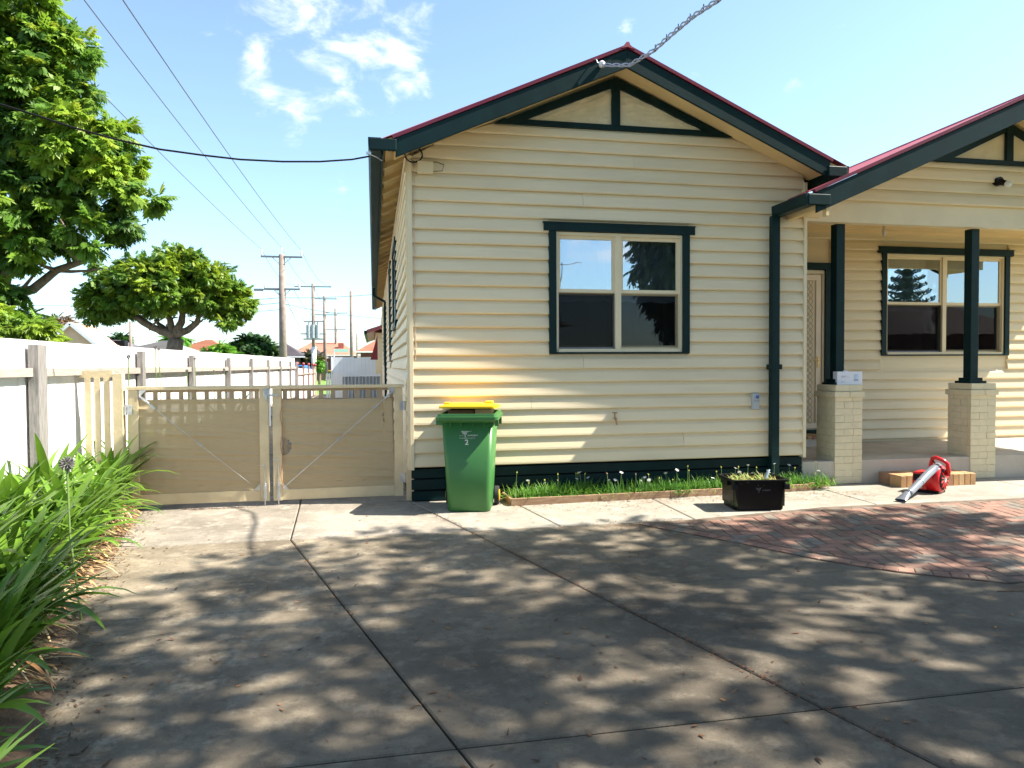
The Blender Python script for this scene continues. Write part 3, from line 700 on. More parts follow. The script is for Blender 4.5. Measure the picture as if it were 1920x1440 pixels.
# ------------------------------------------------------------------ gates
cloth = bpy.data.materials.new('shade_cloth'); cloth.use_nodes = True
def _cloth():
    n = cloth.node_tree.nodes; l = cloth.node_tree.links; n.remove(n['Principled BSDF'])
    d = n.new('ShaderNodeBsdfDiffuse'); tl = n.new('ShaderNodeBsdfTranslucent'); tr = n.new('ShaderNodeBsdfTransparent')
    tc = n.new('ShaderNodeTexCoord'); mp = n.new('ShaderNodeMapping'); mp.inputs['Scale'].default_value = (2.5, 1, 60); l.new(tc.outputs['Object'], mp.inputs[0])
    no = n.new('ShaderNodeTexNoise'); no.inputs['Scale'].default_value = 3; no.inputs['Detail'].default_value = 4; l.new(mp.outputs[0], no.inputs[0])
    mx = n.new('ShaderNodeMix'); mx.data_type = 'RGBA'; mx.inputs[6].default_value = (.42,.325,.19,1); mx.inputs[7].default_value = (.57,.455,.28,1); l.new(no.outputs[0], mx.inputs[0])
    l.new(mx.outputs[2], d.inputs[0]); l.new(mx.outputs[2], tl.inputs[0])
    a = n.new('ShaderNodeMixShader'); a.inputs[0].default_value = .06; l.new(d.outputs[0], a.inputs[1]); l.new(tl.outputs[0], a.inputs[2])
    b = n.new('ShaderNodeMixShader'); mr = n.new('ShaderNodeMapRange'); mr.inputs[3].default_value = .02; mr.inputs[4].default_value = .10
    l.new(no.outputs[0], mr.inputs[0]); l.new(mr.outputs[0], b.inputs[0]); l.new(a.outputs[0], b.inputs[1]); l.new(tr.outputs[0], b.inputs[2]); l.new(b.outputs[0], n['Material Output'].inputs[0])
_cloth()
lat = mat('lattice_timber', (.36,.27,.17), .8, .15, 6, .3, 30)
def gate(x0, x1, label, left):
    y = 8.05; t = thing('driveway_gate', label, 'gate', ((x0+x1)/2, y, 0))
    sw_ = .095
    for a, b in ((x0, x0+sw_), (x1-sw_, x1)): obj('stile', MB().box(a,b,y-.022,y+.022,.045,1.262), gatecream, t, bevel=.004)
    obj('top_rail', MB().box(x0-.015,x1+.015,y-.035,y+.04,1.264,1.300), gatecream, t, bevel=.004)
    obj('bottom_rail', MB().box(x0+sw_+.001,x1-sw_-.001,y-.020,y+.020,.05,.165), gatecream, t, bevel=.004)
    a, b = x0+sw_, x1-sw_
    x = a + .012
    while x < b - .01: obj('lattice_slat', MB().box(x,min(x+.046,b),y+.002,y+.009,.165,1.262), lat, t); x += .127
    z = .22
    while z < 1.25: obj('lattice_slat', MB().box(a,b,y+.010,y+.017,z,min(z+.046,1.262)), lat, t); z += .127
    # creased cloth
    nx, nz = 60, 110; v = MB(); zt = 1.165 if left else 1.145
    for i in range(nx+1):
        for j in range(nz+1):
            u, w = i/nx, j/nz; X = a - .004 + (b-a+.008)*u - (.03*(w) if not left else 0)*(1 if u > .9 else 0); Z = .135 + (zt-.135)*w
            cr = .004*mn.noise(Vector((u*2.2+ (0 if left else 9), w*17, 0))) + .022*max(0, mn.noise(Vector((u*1.1+3, w*26+u*2, 4)))-.08) + .003*mn.noise(Vector((u*22, w*5, 2)))
            Z += .012*mn.noise(Vector((u*9, 0, 5)))*(1-w)*3*(1 if w < .1 else 0) + .010*mn.noise(Vector((u*5, 3, 8)))*(1 if w > .97 else 0)
            v.v.append((X, y - .010 - cr, Z))
    for i in range(nx):
        for j in range(nz):
            q = i*(nz+1)+j
            if not left and i < 5 and 42 < j < 66 and (i-(-1))**2/30 + (j-54)**2/120 < 1: continue
            v.f.append((q, q+nz+1, q+nz+2, q+1))
    c = obj('shade_cloth', v, cloth, t, smooth=True)
    # hinges
    hx = x0 - .018 if left else x1 + .018
    for hz in ((1.06,.25) if not left else (1.06,.22)):
        h = obj('hinge', MB().box(hx-.055,hx-.006,y-.030,y-.024,hz-.05,hz+.05,.001).box(hx+.006,hx+.055,y-.030,y-.024,hz-.05,hz+.05,.001).tube([(hx,y-.034,hz-.055),(hx,y-.034,hz+.055)],.008,8), steel, t)
        b_ = MB()
        for sx in (-.032,.032):
            for sz in (-.03,.03): b_.lathe([(.007,0),(.007,.004),(.003,.006)], 8, (0,0,0)); k = len(b_.v)-24; b_.v[k:] = [(hx+sx+p[0], y-.030-p[2], hz+sz+p[1]) for p in b_.v[k:]]
        obj('bolt_head', b_, steel, h)
    # diagonal wire brace with clamps and turnbuckles
    p, q = (Vector((x0+.11,y-.045,1.21)), Vector((x1-.19,y-.045,.245))) if left else (Vector((x1-.10,y-.045,1.23)), Vector((x0+.11,y-.045,.19)))
    n_ = 24
    pts = [p.lerp(q, i/n_) + Vector((0, -.035*math.sin(math.pi*i/n_)*(1 if left else .9), 0)) for i in range(n_+1)]
    wr = obj('wire_brace', MB().tube(pts, .0028 if left else .0035, 6), steel, t)
    dn = (q-p).normalized()
    for f_ in (.06,.16,.55) if left else (.05,.17,.52): obj('clamp', MB().beam(pts[int(n_*f_)]-dn*.028, pts[int(n_*f_)]+dn*.028, .014, .02).tube([pts[int(n_*f_)]-dn*.04+Vector((0,-.012,0)), pts[int(n_*f_)]+dn*.04+Vector((0,-.012,0))], .004, 6), steel, wr)
    obj('turnbuckle', MB().tube([p, p+dn*.10], .006, 8).tube([p+dn*.09, p+dn*.13], .010, 8), steel, wr)
    s = 1 if left else -1
    for cx_, cz_, sx, sz in ((p.x-.005*s, 1.262, s, -1), ((x1-sw_) if left else (x0+sw_), .166, -s, 1)):
        pr = [(cx_, cz_),(cx_+sx*.075, cz_),(cx_, cz_+sz*.075)]
        if sx*sz < 0: pr = pr[::-1]
        obj('corner_plate', MB().prism(pr,'y',y-.030,y-.024), steel, t)
    # drop bolt
    bx = x1 - .045 if left else x0 + .055
    obj('drop_bolt', MB().tube([(bx-.075,y-.05,.44 if left else .50),(bx-.01,y-.05,.44 if left else .50),(bx,y-.05,.425 if left else .485),(bx,y-.04,.01)], .0065, 8), steel, t)
    obj('bolt_sleeve', MB().box(bx-.02,bx+.02,y-.045,y-.024,.06,.24,.003).box(bx-.012,bx+.012,y-.056,y-.045,.08,.22,.003), steel, t)
    return t
gl_ = gate(-2.515, -1.118, 'left leaf of the cream double gate, tan cloth reaching its top rail', True)
gr_ = gate(-1.078, .318, 'right leaf of the cream double gate beside the house corner, cloth edge torn', False)
obj('latch', MB().box(-1.165,-1.105,8.02-.012,8.02,1.17,1.27,.004).box(-1.155,-1.02,8.00,8.012,1.185,1.205,.002).box(-1.15,-1.13,7.985,8.01,1.13,1.21,.003), steel, gl_)
obj('hanging_strap', MB().box(-1.108,-1.092,8.005,8.013,.86,1.17), white, gl_)
obj('cord', MB().tube([(-.985+.012*math.sin(i*.9), 8.02, 1.2-.045*i) for i in range(24)], .004, 5), mat('brown_cord', (.45,.2,.1), .8, .1, 5), gr_)
gpost = obj('gate_post', MB().box(.352,.445,7.96,8.05,0,1.36), gatecream, bevel=.004); tag(gpost, 'cream post between the right gate leaf and the house corner', 'post')
WL[gpost.name] = Vector((0,0,0))
obj('post_cap', MB().box(.345,.452,7.955,8.055,1.362,1.43), white, gpost, bevel=.004)
t = thing('side_panel', 'narrow cream slatted fence panel between the white fence and the left gate leaf', 'fence panel', (-2.75, 8.05, 0))
obj('post', MB().box(-2.655,-2.56,8.0,8.09,0,1.44), gatecream, t, bevel=.004)
obj('rail', MB().box(-2.985,-2.66,8.035,8.075,1.40,1.47), gatecream, t); obj('rail', MB().box(-2.985,-2.66,8.055,8.085,.3,.37), gatecream, t)
for x in (-2.93,-2.84,-2.75): obj('picket', MB().box(x,x+.055,8.03,8.05,.08,1.40), gatecream, t)
# ------------------------------------------------------------------ left fence
fx = -3.0
t = thing('paling_fence', 'long white painted paling fence on the left with weathered grey posts', 'fence', (fx, 14, 0))
y = 2.2; k = 0; pm = [mesh('paling_board', MB().box(-.019,-.003,0,.148,0,1.0), paling_m)]
n_p = 0; restp = MB()
while y < 28.8:
    z = 1.755 + .00 + .012*mn.noise(Vector((y*.8, 0, 0)))
    if n_p < 178: place('paling', pm[0], t, (fx-.02+rnd.uniform(-.003,.003), y, 0.03), (0,0,rnd.uniform(-.02,.02)), (1, 1, z-.03+ (y-8)*.004))
    y += .150; n_p += 1
pys = [4.25, 6.97, 9.92, 12.55, 15.6, 18.4, 21.3, 24.0, 26.8, 28.85]
for i, py in enumerate(pys):
    o = obj('fence_post', MB().box(fx+.004,fx+(.09 if py < 8 else .074),py,py+(.17 if py < 8 else .13),0,1.700+rnd.uniform(-.012,.012)), wood_grey, t, bevel=.004)
    if i+1 < len(pys):
        for z0 in ((1.43 if py > 8 else 1.425), .32):
            obj('fence_rail', MB().box(fx+.001,fx+.046,py+.10 if i else py+.135,pys[i+1]+.035,z0,z0+.075), wood_pink, t)
# lower front fence with ball finials further on
t = thing('picket_fence', 'low cream fence with red ball finials continuing beyond the paling fence', 'fence', (fx, 34, 0))
for i in range(52):
    obj('paling', MB().box(fx-.03,fx-.012,29.0+i*.18,29.16+i*.18,.05,1.46-.002*i), paling_m, t)
for i, y in enumerate((29.3,31.8,34.3,36.8,38.2)):
    p = obj('fence_post', MB().box(fx-.01,fx+.07,y,y+.09,0,1.55-.01*i), mat('post_redbrown', (.35,.20,.18), .7, .1, 5) if i < 4 else gatecream, t)
    obj('finial', MB().lathe([(.02,0),(.05,.03),(.07,.08),(.05,.13),(.01,.15)], 10, (fx+.03,y+.045,1.55-.01*i)), mat('finial_red', (.35,.03,.04), .4, .1, 4), p)
obj('fence_rail', MB().box(fx,fx+.04,29,38.2,1.16,1.22), wood_pink, t)

# ------------------------------------------------------------------ wheelie bin
bgreen = mat('bin_green', (.04,.16,.035), .40, .06, 3, .12, 150, dirt=.2, dirtcol=(.12,.22,.08)); byel = mat('lid_yellow', (.85,.50,.01), .35, .04, 4)
bin_ = thing('wheelie_bin', 'green wheelie bin with a propped yellow lid, standing against the cream house wall', 'bin', (1.0, 7.42, 0), R_(-14))
def rr(w, d, r, n=5, cx=0, cy=0):
    o = []
    for sx, sy, a0 in ((1,-1,-90),(1,1,0),(-1,1,90),(-1,-1,180)):
        for i in range(n+1):
            a = R_(a0 + 90*i/n); o.append((cx + sx*(w/2-r) + r*math.cos(a), cy + sy*(d/2-r) + r*math.sin(a)))
    return o
def loft(secs, cap=True, capbot=True):
    m_ = MB(); k = len(secs[0][0])
    for poly, z in secs: m_.v += [(x,y,z if not callable(z) else z(x,y)) for x,y in poly]
    for i in range(len(secs)-1):
        for j in range(k): m_.f.append((i*k+j, i*k+(j+1)%k, (i+1)*k+(j+1)%k, (i+1)*k+j))
    if capbot: m_.f.append(tuple(reversed(range(k))))
    if cap: b = (len(secs)-1)*k; m_.f.append(tuple(b+j for j in range(k)))
    return m_
body = loft([(rr(.43,.44,.07,6,0,0),.0),(rr(.45,.46,.07,6,0,0),.02),(rr(.46,.49,.06,6,0,0.01),.2),(rr(.53,.66,.05,6,0,0.03),.93),(rr(.52,.65,.05,6,0,0.03),.93),(rr(.42,.45,.05,6,0,.01),.1)], cap=True)
obj('bin_body', body, bgreen, bin_, local=True, smooth=True, bevel=0)
rim = loft([(rr(.54,.67,.04,5,0,.03),.925),(rr(.62,.75,.045,5,0,.03),.945),(rr(.64,.77,.045,5,0,.03),.955),(rr(.64,.77,.045,5,0,.03),.985),(rr(.61,.74,.04,5,0,.03),.987),(rr(.60,.73,.04,5,0,.03),1.015),(rr(.54,.67,.04,5,0,.03),1.015),(rr(.53,.66,.04,5,0,.03),.93)], cap=False, capbot=False)
obj('bin_rim', rim, bgreen, bin_, local=True)
for x in (-.17,-.06,.06,.17): obj('rim_rib', MB().box(x-.004,x+.004,-.31,-.275,.885,.945), bgreen, bin_, local=True)
obj('lifting_lug', MB().box(-.318,-.25,-.30,-.28,.90,.95), bgreen, bin_, local=True); obj('lifting_lug', MB().box(.28,.318,-.30,-.28,.89,.95), bgreen, bin_, local=True); obj('lifting_lug', MB().box(.30,.33,.0,.02,.89,.96), bgreen, bin_, local=True)
lid = loft([(rr(.56,.62,.06,5,0,.05),lambda x,y: 1.035+.045*(y+.26)+.02),(rr(.60,.66,.06,5,0,.05),lambda x,y:1.045+.05*(.3-y)+.01),(rr(.595,.655,.06,5,0,.05),lambda x,y:1.085+.05*(.3-y)),(rr(.50,.55,.06,5,0,.05),lambda x,y:1.095+.05*(.3-y)),(rr(.46,.50,.05,5,0,.05),lambda x,y:1.118+.05*(.3-y))])
lid = loft([(rr(.60,.66,.06,5,0,.05),lambda x,y:1.050+.03*(.3-y)),(rr(.60,.66,.06,5,0,.05),lambda x,y:1.072+.03*(.3-y)),(rr(.56,.62,.06,5,0,.05),lambda x,y:1.080+.03*(.3-y)),(rr(.42,.46,.05,5,0,.05),lambda x,y:1.098+.03*(.3-y))])
ld = obj('bin_lid', lid, byel, bin_, local=True)
obj('lid_lug', MB().box(-.25,-.19,-.20,-.10,1.10,1.125,.004), byel, ld, local=True); obj('lid_lug', MB().box(.16,.24,-.10,.10,1.095,1.130,.006), byel, ld, local=True)
cardm = mat('cardboard', (.42,.28,.14), .85, .1, 6)
obj('carton_flap', MB().box(.07,.24,-.20,.15,.98,1.055), cardm, bin_, local=True)
obj('carton_flap', MB().box(-.22,.05,-.12,.2,.94,1.04), mat('card_dark', (.16,.09,.05), .85, .1, 6), bin_, local=True)
obj('handle_bar', MB().tube([(-.2,.43,.97),(.2,.43,.97)],.016,8).box(-.22,-.18,.38,.44,.95,.99).box(.18,.22,.38,.44,.95,.99), bgreen, bin_, local=True)
for sx in (-1, 1):
    w_ = MB().tube([(sx*.235,.20,.10),(sx*.285,.20,.10)], [.10,.10], 28); wo = obj('wheel', w_, rubber, bin_, local=True, bevel=.008)
    obj('wheel_hub', MB().tube([(sx*.284,.20,.10),(sx*.292,.20,.10)], .062, 20), byel, wo, local=True)
obj('axle', MB().tube([(-.24,.20,.10),(.24,.20,.10)],.012,8), steel, bin_, local=True)
def text(name, s, size, m_, parent, loc, rot, ext=.0006, align='CENTER', bold=0, local=True, sx=1):
    cu = bpy.data.curves.new('tmp', 'FONT'); cu.body = s; cu.size = size; cu.extrude = ext; cu.align_x = align; cu.offset = bold; cu.resolution_u = 3
    o = bpy.data.objects.new('tmp', cu); COL.objects.link(o); dg = bpy.context.evaluated_depsgraph_get()
    me = bpy.data.meshes.new_from_object(o.evaluated_get(dg)); bpy.data.objects.remove(o); me.materials.clear(); me.materials.append(m_)
    o = bpy.data.objects.new(name, me); COL.objects.link(o); o.parent = parent; o.location = Vector(loc) - (Vector((0,0,0)) if local else WL[parent.name]); o.rotation_euler = rot; o.scale = (sx,1,1)
    return o
pr = mat('print_silver', (.55,.62,.56), .6, .05, 5)
tilt = math.atan2(.105/1.0*1.2, 1)
def fy(z): return -(.235 + (z-.2)*(.30-.235)/.73) - .003
tl_ = (math.pi/2 + math.atan((.075)/.73), 0, 0)
text('number', '2', .075, pr, bin_, (-.008, fy(.705), .70), tl_, bold=.002)
text('lettering', 'DAREBIN', .022, pr, bin_, (.055, fy(.79), .788), tl_, sx=1.15)
text('lettering', 'THE CITY OF', .010, pr, bin_, (-.055, fy(.79), .788), tl_)
text('lettering', 'www.darebin.vic.gov.au', .017, pr, bin_, (-.002, fy(.765), .763), tl_)
text('lettering', 'A property of', .016, pr, bin_, (-.005, fy(.83), .832), tl_)
def emblem(parent, f, m_, s=1.0):
    e = MB()
    for pts in ([(-.062,.032),(-.05,.022),(-.045,.008),(-.03,.004)],[(-.052,.030),(-.03,.026),(-.02,.020),(-.035,.012),(-.018,.008)],[(-.012,.034),(-.020,.012),(-.028,-.004)],[(.012,.034),(-.002,.026),(-.010,.002)],[(-.016,.0),(-.022,-.018)],[(-.044,.018),(-.028,.016)]):
        e.tube([f(x*s, z*s) for x, z in pts], .0030*s, 5)
    c_ = f(-.022*s, -.024*s); e.lathe([(.0005,-.006*s),(.006*s,0),(.0005,.006*s)], 8, c_)
    return obj('emblem', e, m_, parent, local=True)
emblem(bin_, lambda x, z: (x, fy(.805+z)-.0, .805+z), pr)

# ------------------------------------------------------------------ black tub
tub = thing('black_tub', 'black plastic tub of garden clippings standing on the path before the flower bed', 'tub', (3.90, 6.80, 0), R_(-8))
tb = loft([(rr(.52,.38,.05,5),0),(rr(.55,.40,.05,5),.012),(rr(.60,.45,.05,5),.325),(rr(.64,.49,.05,5),.33),(rr(.65,.50,.05,5),.325),(rr(.65,.50,.05,5),.345),(rr(.63,.48,.05,5),.35),(rr(.59,.44,.05,5),.345),(rr(.54,.39,.05,5),.03)])
obj('tub_body', tb, black, tub, local=True); tub.scale = (.93,.93,.93)
for a in (-1, 1): obj('grip', MB().box(a*.29-.03,a*.29+.03,-.245,-.20,.24,.30,.004), mat('grip_hole', (.003,.003,.003), .9, .1, 4), tub, local=True)
obj('handle', MB().box(-.335,-.30,-.10,.10,.27,.325,.005).box(.30,.335,-.10,.10,.27,.325,.005), black, tub, local=True)
clip_m = mat('clippings', (.20,.24,.07), .8, .3, 6, col2=(.42,.36,.20), attr='Col', trans=.2)
pg = mat('print_grey', (.12,.13,.13), .6, .05, 5)
def tfy(z): return -(.2 + (z-.012)*.025/.313) - .003
emblem(tub, lambda x, z: (x+.0, tfy(.23+z), .23+z), pg, .9)
text('lettering', 'DAREBIN', .022, pg, tub, (.065, tfy(.22), .222), (math.pi/2+.08,0,0))
def blades(n, fn, seed, m_, w=(.004,.008), L_=(.08,.2), bend=.5, segs=3, cols=((1,1,1),), name='blades'):
    """a mesh of narrow bent blades; fn(r) gives the root point and heading"""
    r = random.Random(seed); v = []; f = []; c = []
    for _ in range(n):
        p, h, el_ = fn(r); ln = r.uniform(*L_); wd = r.uniform(*w); d = Vector((math.cos(h)*math.cos(el_), math.sin(h)*math.cos(el_), math.sin(el_))); q = Vector(p); side = Vector((-math.sin(h), math.cos(h), 0)); col = r.choice(cols); k = r.uniform(.7,1.25)
        b = len(v)
        for s in range(segs+1):
            t_ = s/segs; ww = wd*(1-t_)**.6*(.7+.3*min(1,t_*3))
            v += [tuple(q-side*ww/2), tuple(q+side*ww/2)]; c += [(col[0]*k, col[1]*k, col[2]*k, 1)]*2
            d = (d + Vector((0,0,-bend*(ln)*(1.4+t_)))/segs*2).normalized(); q = q + d*ln/segs
        for s in range(segs): f.append((b+2*s, b+2*s+1, b+2*s+3, b+2*s+2))
    me = bpy.data.meshes.new(name); me.from_pydata(v, [], f); ca = me.color_attributes.new('Col', 'FLOAT_COLOR', 'POINT'); ca.data.foreach_set('color', np.array(c, dtype=np.float32).ravel()); me.materials.append(m_); me.update(); return me
o = obj('clippings', blades(420, lambda r: ((r.uniform(-.26,.26), r.uniform(-.18,.18), .29+r.uniform(0,.03)), r.uniform(0,6.28), r.uniform(-.1,.9)), 3, clip_m, (.006,.02), (.05,.14), cols=((1,1,.8),(.8,1.2,.6),(1.6,1.3,1),(.5,.8,.3))), None, tub, local=True, kind='stuff')
obj('clippings_bed', MB().box(-.28,.28,-.20,.20,.05,.285), mat('clippings_dark', (.05,.06,.02), .9, .4, 20), tub, local=True)
sec = obj('secateurs', MB().tube([(3.99,6.70,.31),(4.03,6.72,.38),(4.05,6.73,.40)], [.014,.012,.009], 8).tube([(4.03,6.78,.31),(4.055,6.76,.39)], [.014,.011], 8), mat('tool_grey', (.30,.36,.42), .4, .1, 6)); tag(sec, 'grey tool handles sticking up from the clippings in the black tub', 'tool')
# ------------------------------------------------------------------ leaf blower
bl = thing('leaf_blower', 'red leaf blower with a grey tube lying on the path before the brick step', 'leaf blower', (6.40, 7.10, 0), R_(-60))
bl.scale = (1.06,1.06,1.06); redm = mat('blower_red', (.62,.012,.015), .28, .05, 4); tubem = mat('blower_tube', (.17,.19,.22), .22, .08, 5, spec=.8)
def disc_y(c, prof, n=28):   # lathe about an axis along local +X
    m_ = MB().lathe(prof, n); m_.v = [(c[0]+z, c[1]+x, c[2]+y) for x, y, z in m_.v]; return m_
obj('fan_housing', disc_y((.0,.0,.155), [(.06,-.085),(.13,-.075),(.152,-.045),(.155,.03),(.145,.055),(.12,.065)]), redm, bl, local=True, smooth=True)
obj('engine_cover', MB().cbox(-.215,-.06,-.10,.13,.03,.225,.018), redm, bl, local=True, bevel=.008)
obj('engine_vent', MB().box(-.20,-.10,-.107,-.099,.13,.20).box(-.19,-.11,-.112,-.106,.15,.155).box(-.19,-.11,-.112,-.106,.17,.175), black, bl, local=True)
obj('fan_guard', disc_y((.066,0,.155), [(.118,-.01),(.118,.004),(.10,.012),(.02,.018),(.001,.018)], 24), black, bl, local=True)
gm = MB()
for i in range(12):
    a = 2*math.pi*i/12; gm.beam((.082,.02*math.cos(a),.155+.02*math.sin(a)),(.082,.108*math.cos(a+.25),.155+.108*math.sin(a+.25)), .012, .008, (1,0,0))
obj('guard_spokes', gm, redm, bl, local=True)
obj('guard_label', disc_y((.083,0,.155), [(.03,0),(.03,.004),(.001,.005)], 16), mat('label_white', (.7,.7,.7), .4, .03, 3), bl, local=True)
obj('blower_base', MB().box(-.20,.05,-.10,.12,.0,.035,.008), black, bl, local=True)
hd = MB().tube([(-.075,.02,.22),(-.06,.0,.30),(-.035,-.02,.375),(-.01,-.02,.39),(.07,-.01,.36),(.105,0,.33),(.11,.02,.24),(.10,.02,.2)], [.026,.022,.022,.021,.021,.022,.022,.026], 10)
obj('handle', hd, redm, bl, local=True, smooth=True)
obj('throttle', MB().tube([(-.03,-.035,.35),(-.005,-.045,.33)],.007,6), black, bl, local=True)
tp = [(.0,.03,.285),(.0,-.10,.27),(-.01,-.25,.225),(-.02,-.42,.165),(-.03,-.57,.112),(-.035,-.66,.085),(-.04,-.72,.068)]
obj('blower_tube', MB().tube(tp, [.046,.045,.043,.040,.037,.036,.038], 20, caps=True), tubem, bl, local=True, smooth=True)
nz = MB(); e0 = Vector((-.04,-.715,.070)); e1 = Vector((-.055,-.85,.020)); ax = (e1-e0).normalized(); sd = Vector((1,-.1,0)).normalized(); upv = sd.cross(ax)
for c_, w_, h_ in ((e0,.037,.037),(e0.lerp(e1,.4),.045,.028),(e1,.062,.014)):
    for i in range(16): a = 2*math.pi*i/16; nz.v.append(tuple(c_ + sd*w_*math.cos(a) + upv*h_*math.sin(a)))
for i in range(2):
    for j in range(16): nz.f.append((16*i+j, 16*i+(j+1)%16, 16*(i+1)+(j+1)%16, 16*(i+1)+j))
obj('nozzle', nz, tubem, bl, local=True, smooth=True)
obj('tube_collar', MB().tube([(-.018,-.40,.172),(-.021,-.435,.16)], .042, 20), tubem, bl, local=True)
obj('warning_label', MB().box(-.205,-.11,-.104,-.1005,.045,.085), mat('label_pale', (.6,.62,.35), .5, .1, 8), bl, local=True)
# ------------------------------------------------------------------ small fittings
bx = thing('white_box', 'small white cardboard box with faint printing on the left pillar cap', 'box', (5.86, 7.955, 1.240), R_(-6))
obj('carton', MB().box(-.165,.165,-.05,.05,0,.165,.002), mat('white_card', (.80,.80,.84), .5, .02, 5), bx, local=True)
ink = mat('ink_blue', (.35,.42,.55), .6, .1, 5); ink2 = mat('ink_grey', (.35,.35,.38), .6, .1, 5)
obj('print_panel', MB().box(.055,.11,-.0515,-.0505,.045,.13), mat('ink_light', (.50,.60,.72), .6, .3, 9), bx, local=True)
obj('print_panel', MB().box(.052,.11,-.0525,-.0516,.045,.07), ink, bx, local=True)
obj('print_line', MB().box(-.115,-.045,-.0515,-.0505,.103,.110).box(-.115,-.065,-.0515,-.0505,.09,.093).box(-.035,-.01,-.0515,-.0505,.093,.097).box(-.11,-.095,-.0515,-.0505,.03,.04).box(-.09,-.06,-.0515,-.0505,.033,.037), ink2, bx, local=True)
obj('box_flap', MB().box(-.05,.0,-.02,.02,.165,.178), MATS['white_card'], bx, local=True)
mt_ = thing('doorbell_box', 'small grey box with a round blue button on the wall beside the front downpipe', 'doorbell', (4.50, D-.03, 1.06))
obj('box_body', MB().box(4.455,4.545,D-.075,D-.024,.965,1.155,.008), mat('grey_plastic', (.42,.44,.44), .5, .05, 4), mt_)
obj('button', MB().tube([(4.515,D-.075,1.11),(4.515,D-.082,1.11)], .022, 18), mat('blue_plastic', (.06,.12,.35), .4, .05, 4), mt_)
obj('dial_line', MB().box(4.47,4.54,D-.0765,D-.075,1.06,1.064), black, mt_)
tp_ = thing('garden_tap', 'small brass garden tap sticking out of the wall boards right of the bin', 'tap', (2.73, D-.03, .87))
obj('tap_body', MB().tube([(2.73,D-.02,.885),(2.73,D-.09,.885)],.013,8).tube([(2.73,D-.08,.885),(2.73,D-.10,.87),(2.735,D-.105,.815)],.013,8).tube([(2.73,D-.06,.885),(2.725,D-.065,.945)],.009,8), mat('old_brass', (.42,.26,.16), .5, .2, 8, metal=.5), tp_)
obj('tap_handle', MB().tube([(2.70,D-.07,.955),(2.755,D-.06,.95)],.008,8), MATS['old_brass'], tp_)
jb = thing('junction_box', 'cream cable box with looped black cable under the left eave', 'junction box', (.57, D-.03, 3.65))
obj('box_body', MB().box(.49,.66,D-.085,D-.024,3.59,3.72,.006), cream_trim, jb)
lp = [(.50+.095*math.cos(a)-.05, D-.06+.01*math.sin(a*2), 3.79+.085*math.sin(a)) for a in [i*2*math.pi/20*1.15+3.6 for i in range(21)]]
obj('cable_loop', MB().tube(lp, .008, 6), black, jb)
obj('cable', MB().tube([(.42,D-.05,3.83),(.41,D-.05,3.74),(.47,D-.05,3.71),(.70,D-.045,3.725),(.78,D-.045,3.70),(.76,D-.045,3.63),(.66,D-.05,3.62)], .004, 6), black, jb)
obj('earth_cable', MB().tube([(.455,D-.040,3.72)] + [(.450+.006*math.sin(i*2.1)+ (3.6-z)*.003, D-.046, z) for i, z in enumerate([3.6-.12*k for k in range(18)])], .0045, 5), mat('cable_tan', (.62,.45,.30), .6, .1, 8), jb)
lt = thing('wall_light', 'black outdoor spotlight with a clear globe on the porch gable boards', 'light', (7.95, D, 3.82))
obj('light_base', MB().tube([(7.93,PY+.0,3.84),(7.93,PY-.07,3.84)], .055, 16), black, lt); obj('light_neck', MB().tube([(7.93,PY-.06,3.83),(7.955,PY-.12,3.80)], [.04,.034], 14), black, lt)
obj('bulb', MB().tube([(7.955,PY-.12,3.80),(7.963,PY-.14,3.785),(7.972,PY-.165,3.77),(7.98,PY-.185,3.758)], [.03,.042,.036,.012], 16), mat('frosted_glass', (.75,.75,.72), .2, .03, 4), lt, smooth=True)
cb = thing('ceiling_bulb', 'bare light bulb hanging from the cream porch ceiling', 'light bulb', (7.23, 9.19, 3.5))
obj('bulb_holder', MB().tube([(7.2,9.0,3.50),(7.2,9.0,3.43)], .02, 12), cream_trim, cb); obj('bulb', MB().tube([(7.2,9.0,3.44),(7.2,9.0,3.40),(7.2,9.0,3.36),(7.2,9.0,3.325)], [.016,.026,.026,.01], 12), MATS['frosted_glass'], cb, smooth=True)
# service cables
def sag(p, q, s, n=24):
    p, q = Vector(p), Vector(q); return [p.lerp(q, i/n) - Vector((0,0,s*4*(i/n)*(1-i/n))) for i in range(n+1)]
sc = thing('service_cable', 'twisted grey power cable rising from the gable barge board into the sky', 'cable', (2.41, D-.46, 4.72))
a0 = Vector((2.43, D-.47, 4.725)); a1 = Vector((2.563,5.0,4.237)); 
pth = [a0, at(1180,122,7.0), at(1225,95,6.5), at(1262,62,6.05), at(1300,30,5.7), at(1346,0,5.35)]
dd = pth[-1]-pth[-2]; pth += [pth[-1] + dd*k + Vector((0,-.12*k*k,0)) for k in (1,2,4,7,12)]
fine = []
for i in range(len(pth)-1):
    for j in range(12): fine.append(pth[i].lerp(pth[i+1], j/12))
gcab = mat('cable_grey', (.35,.35,.42), .5, .1, 6)
for c_ in range(3):
    obj('cable_strand', MB().tube([p + Vector((math.cos(i*.55+c_*2.1)*.016, 0, math.sin(i*.55+c_*2.1)*.016)) for i, p in enumerate(fine)], .007, 6), gcab, sc)
for i in range(4, 70, 7): obj('cable_tie', MB().tube([fine[i]+Vector((0,0,-.022)), fine[i]+Vector((.004,0,.045))], .005, 5), black, sc)
obj('insulator', MB().lathe([(.02,-.03),(.035,-.01),(.035,.02),(.02,.035)], 12, (2.44, D-.485, 4.725)), mat('porcelain', (.8,.78,.8), .2, .02, 4), sc)
obj('cable_hook', MB().tube([(2.36,D-.45,4.79),(2.375,D-.49,4.77),(2.39,D-.49,4.735)], .007, 6), steel, sc)
tc_ = thing('phone_cable', 'thin black cable strung from the left across the tree to the house eave', 'cable', (-.03, 7.42, 3.6))
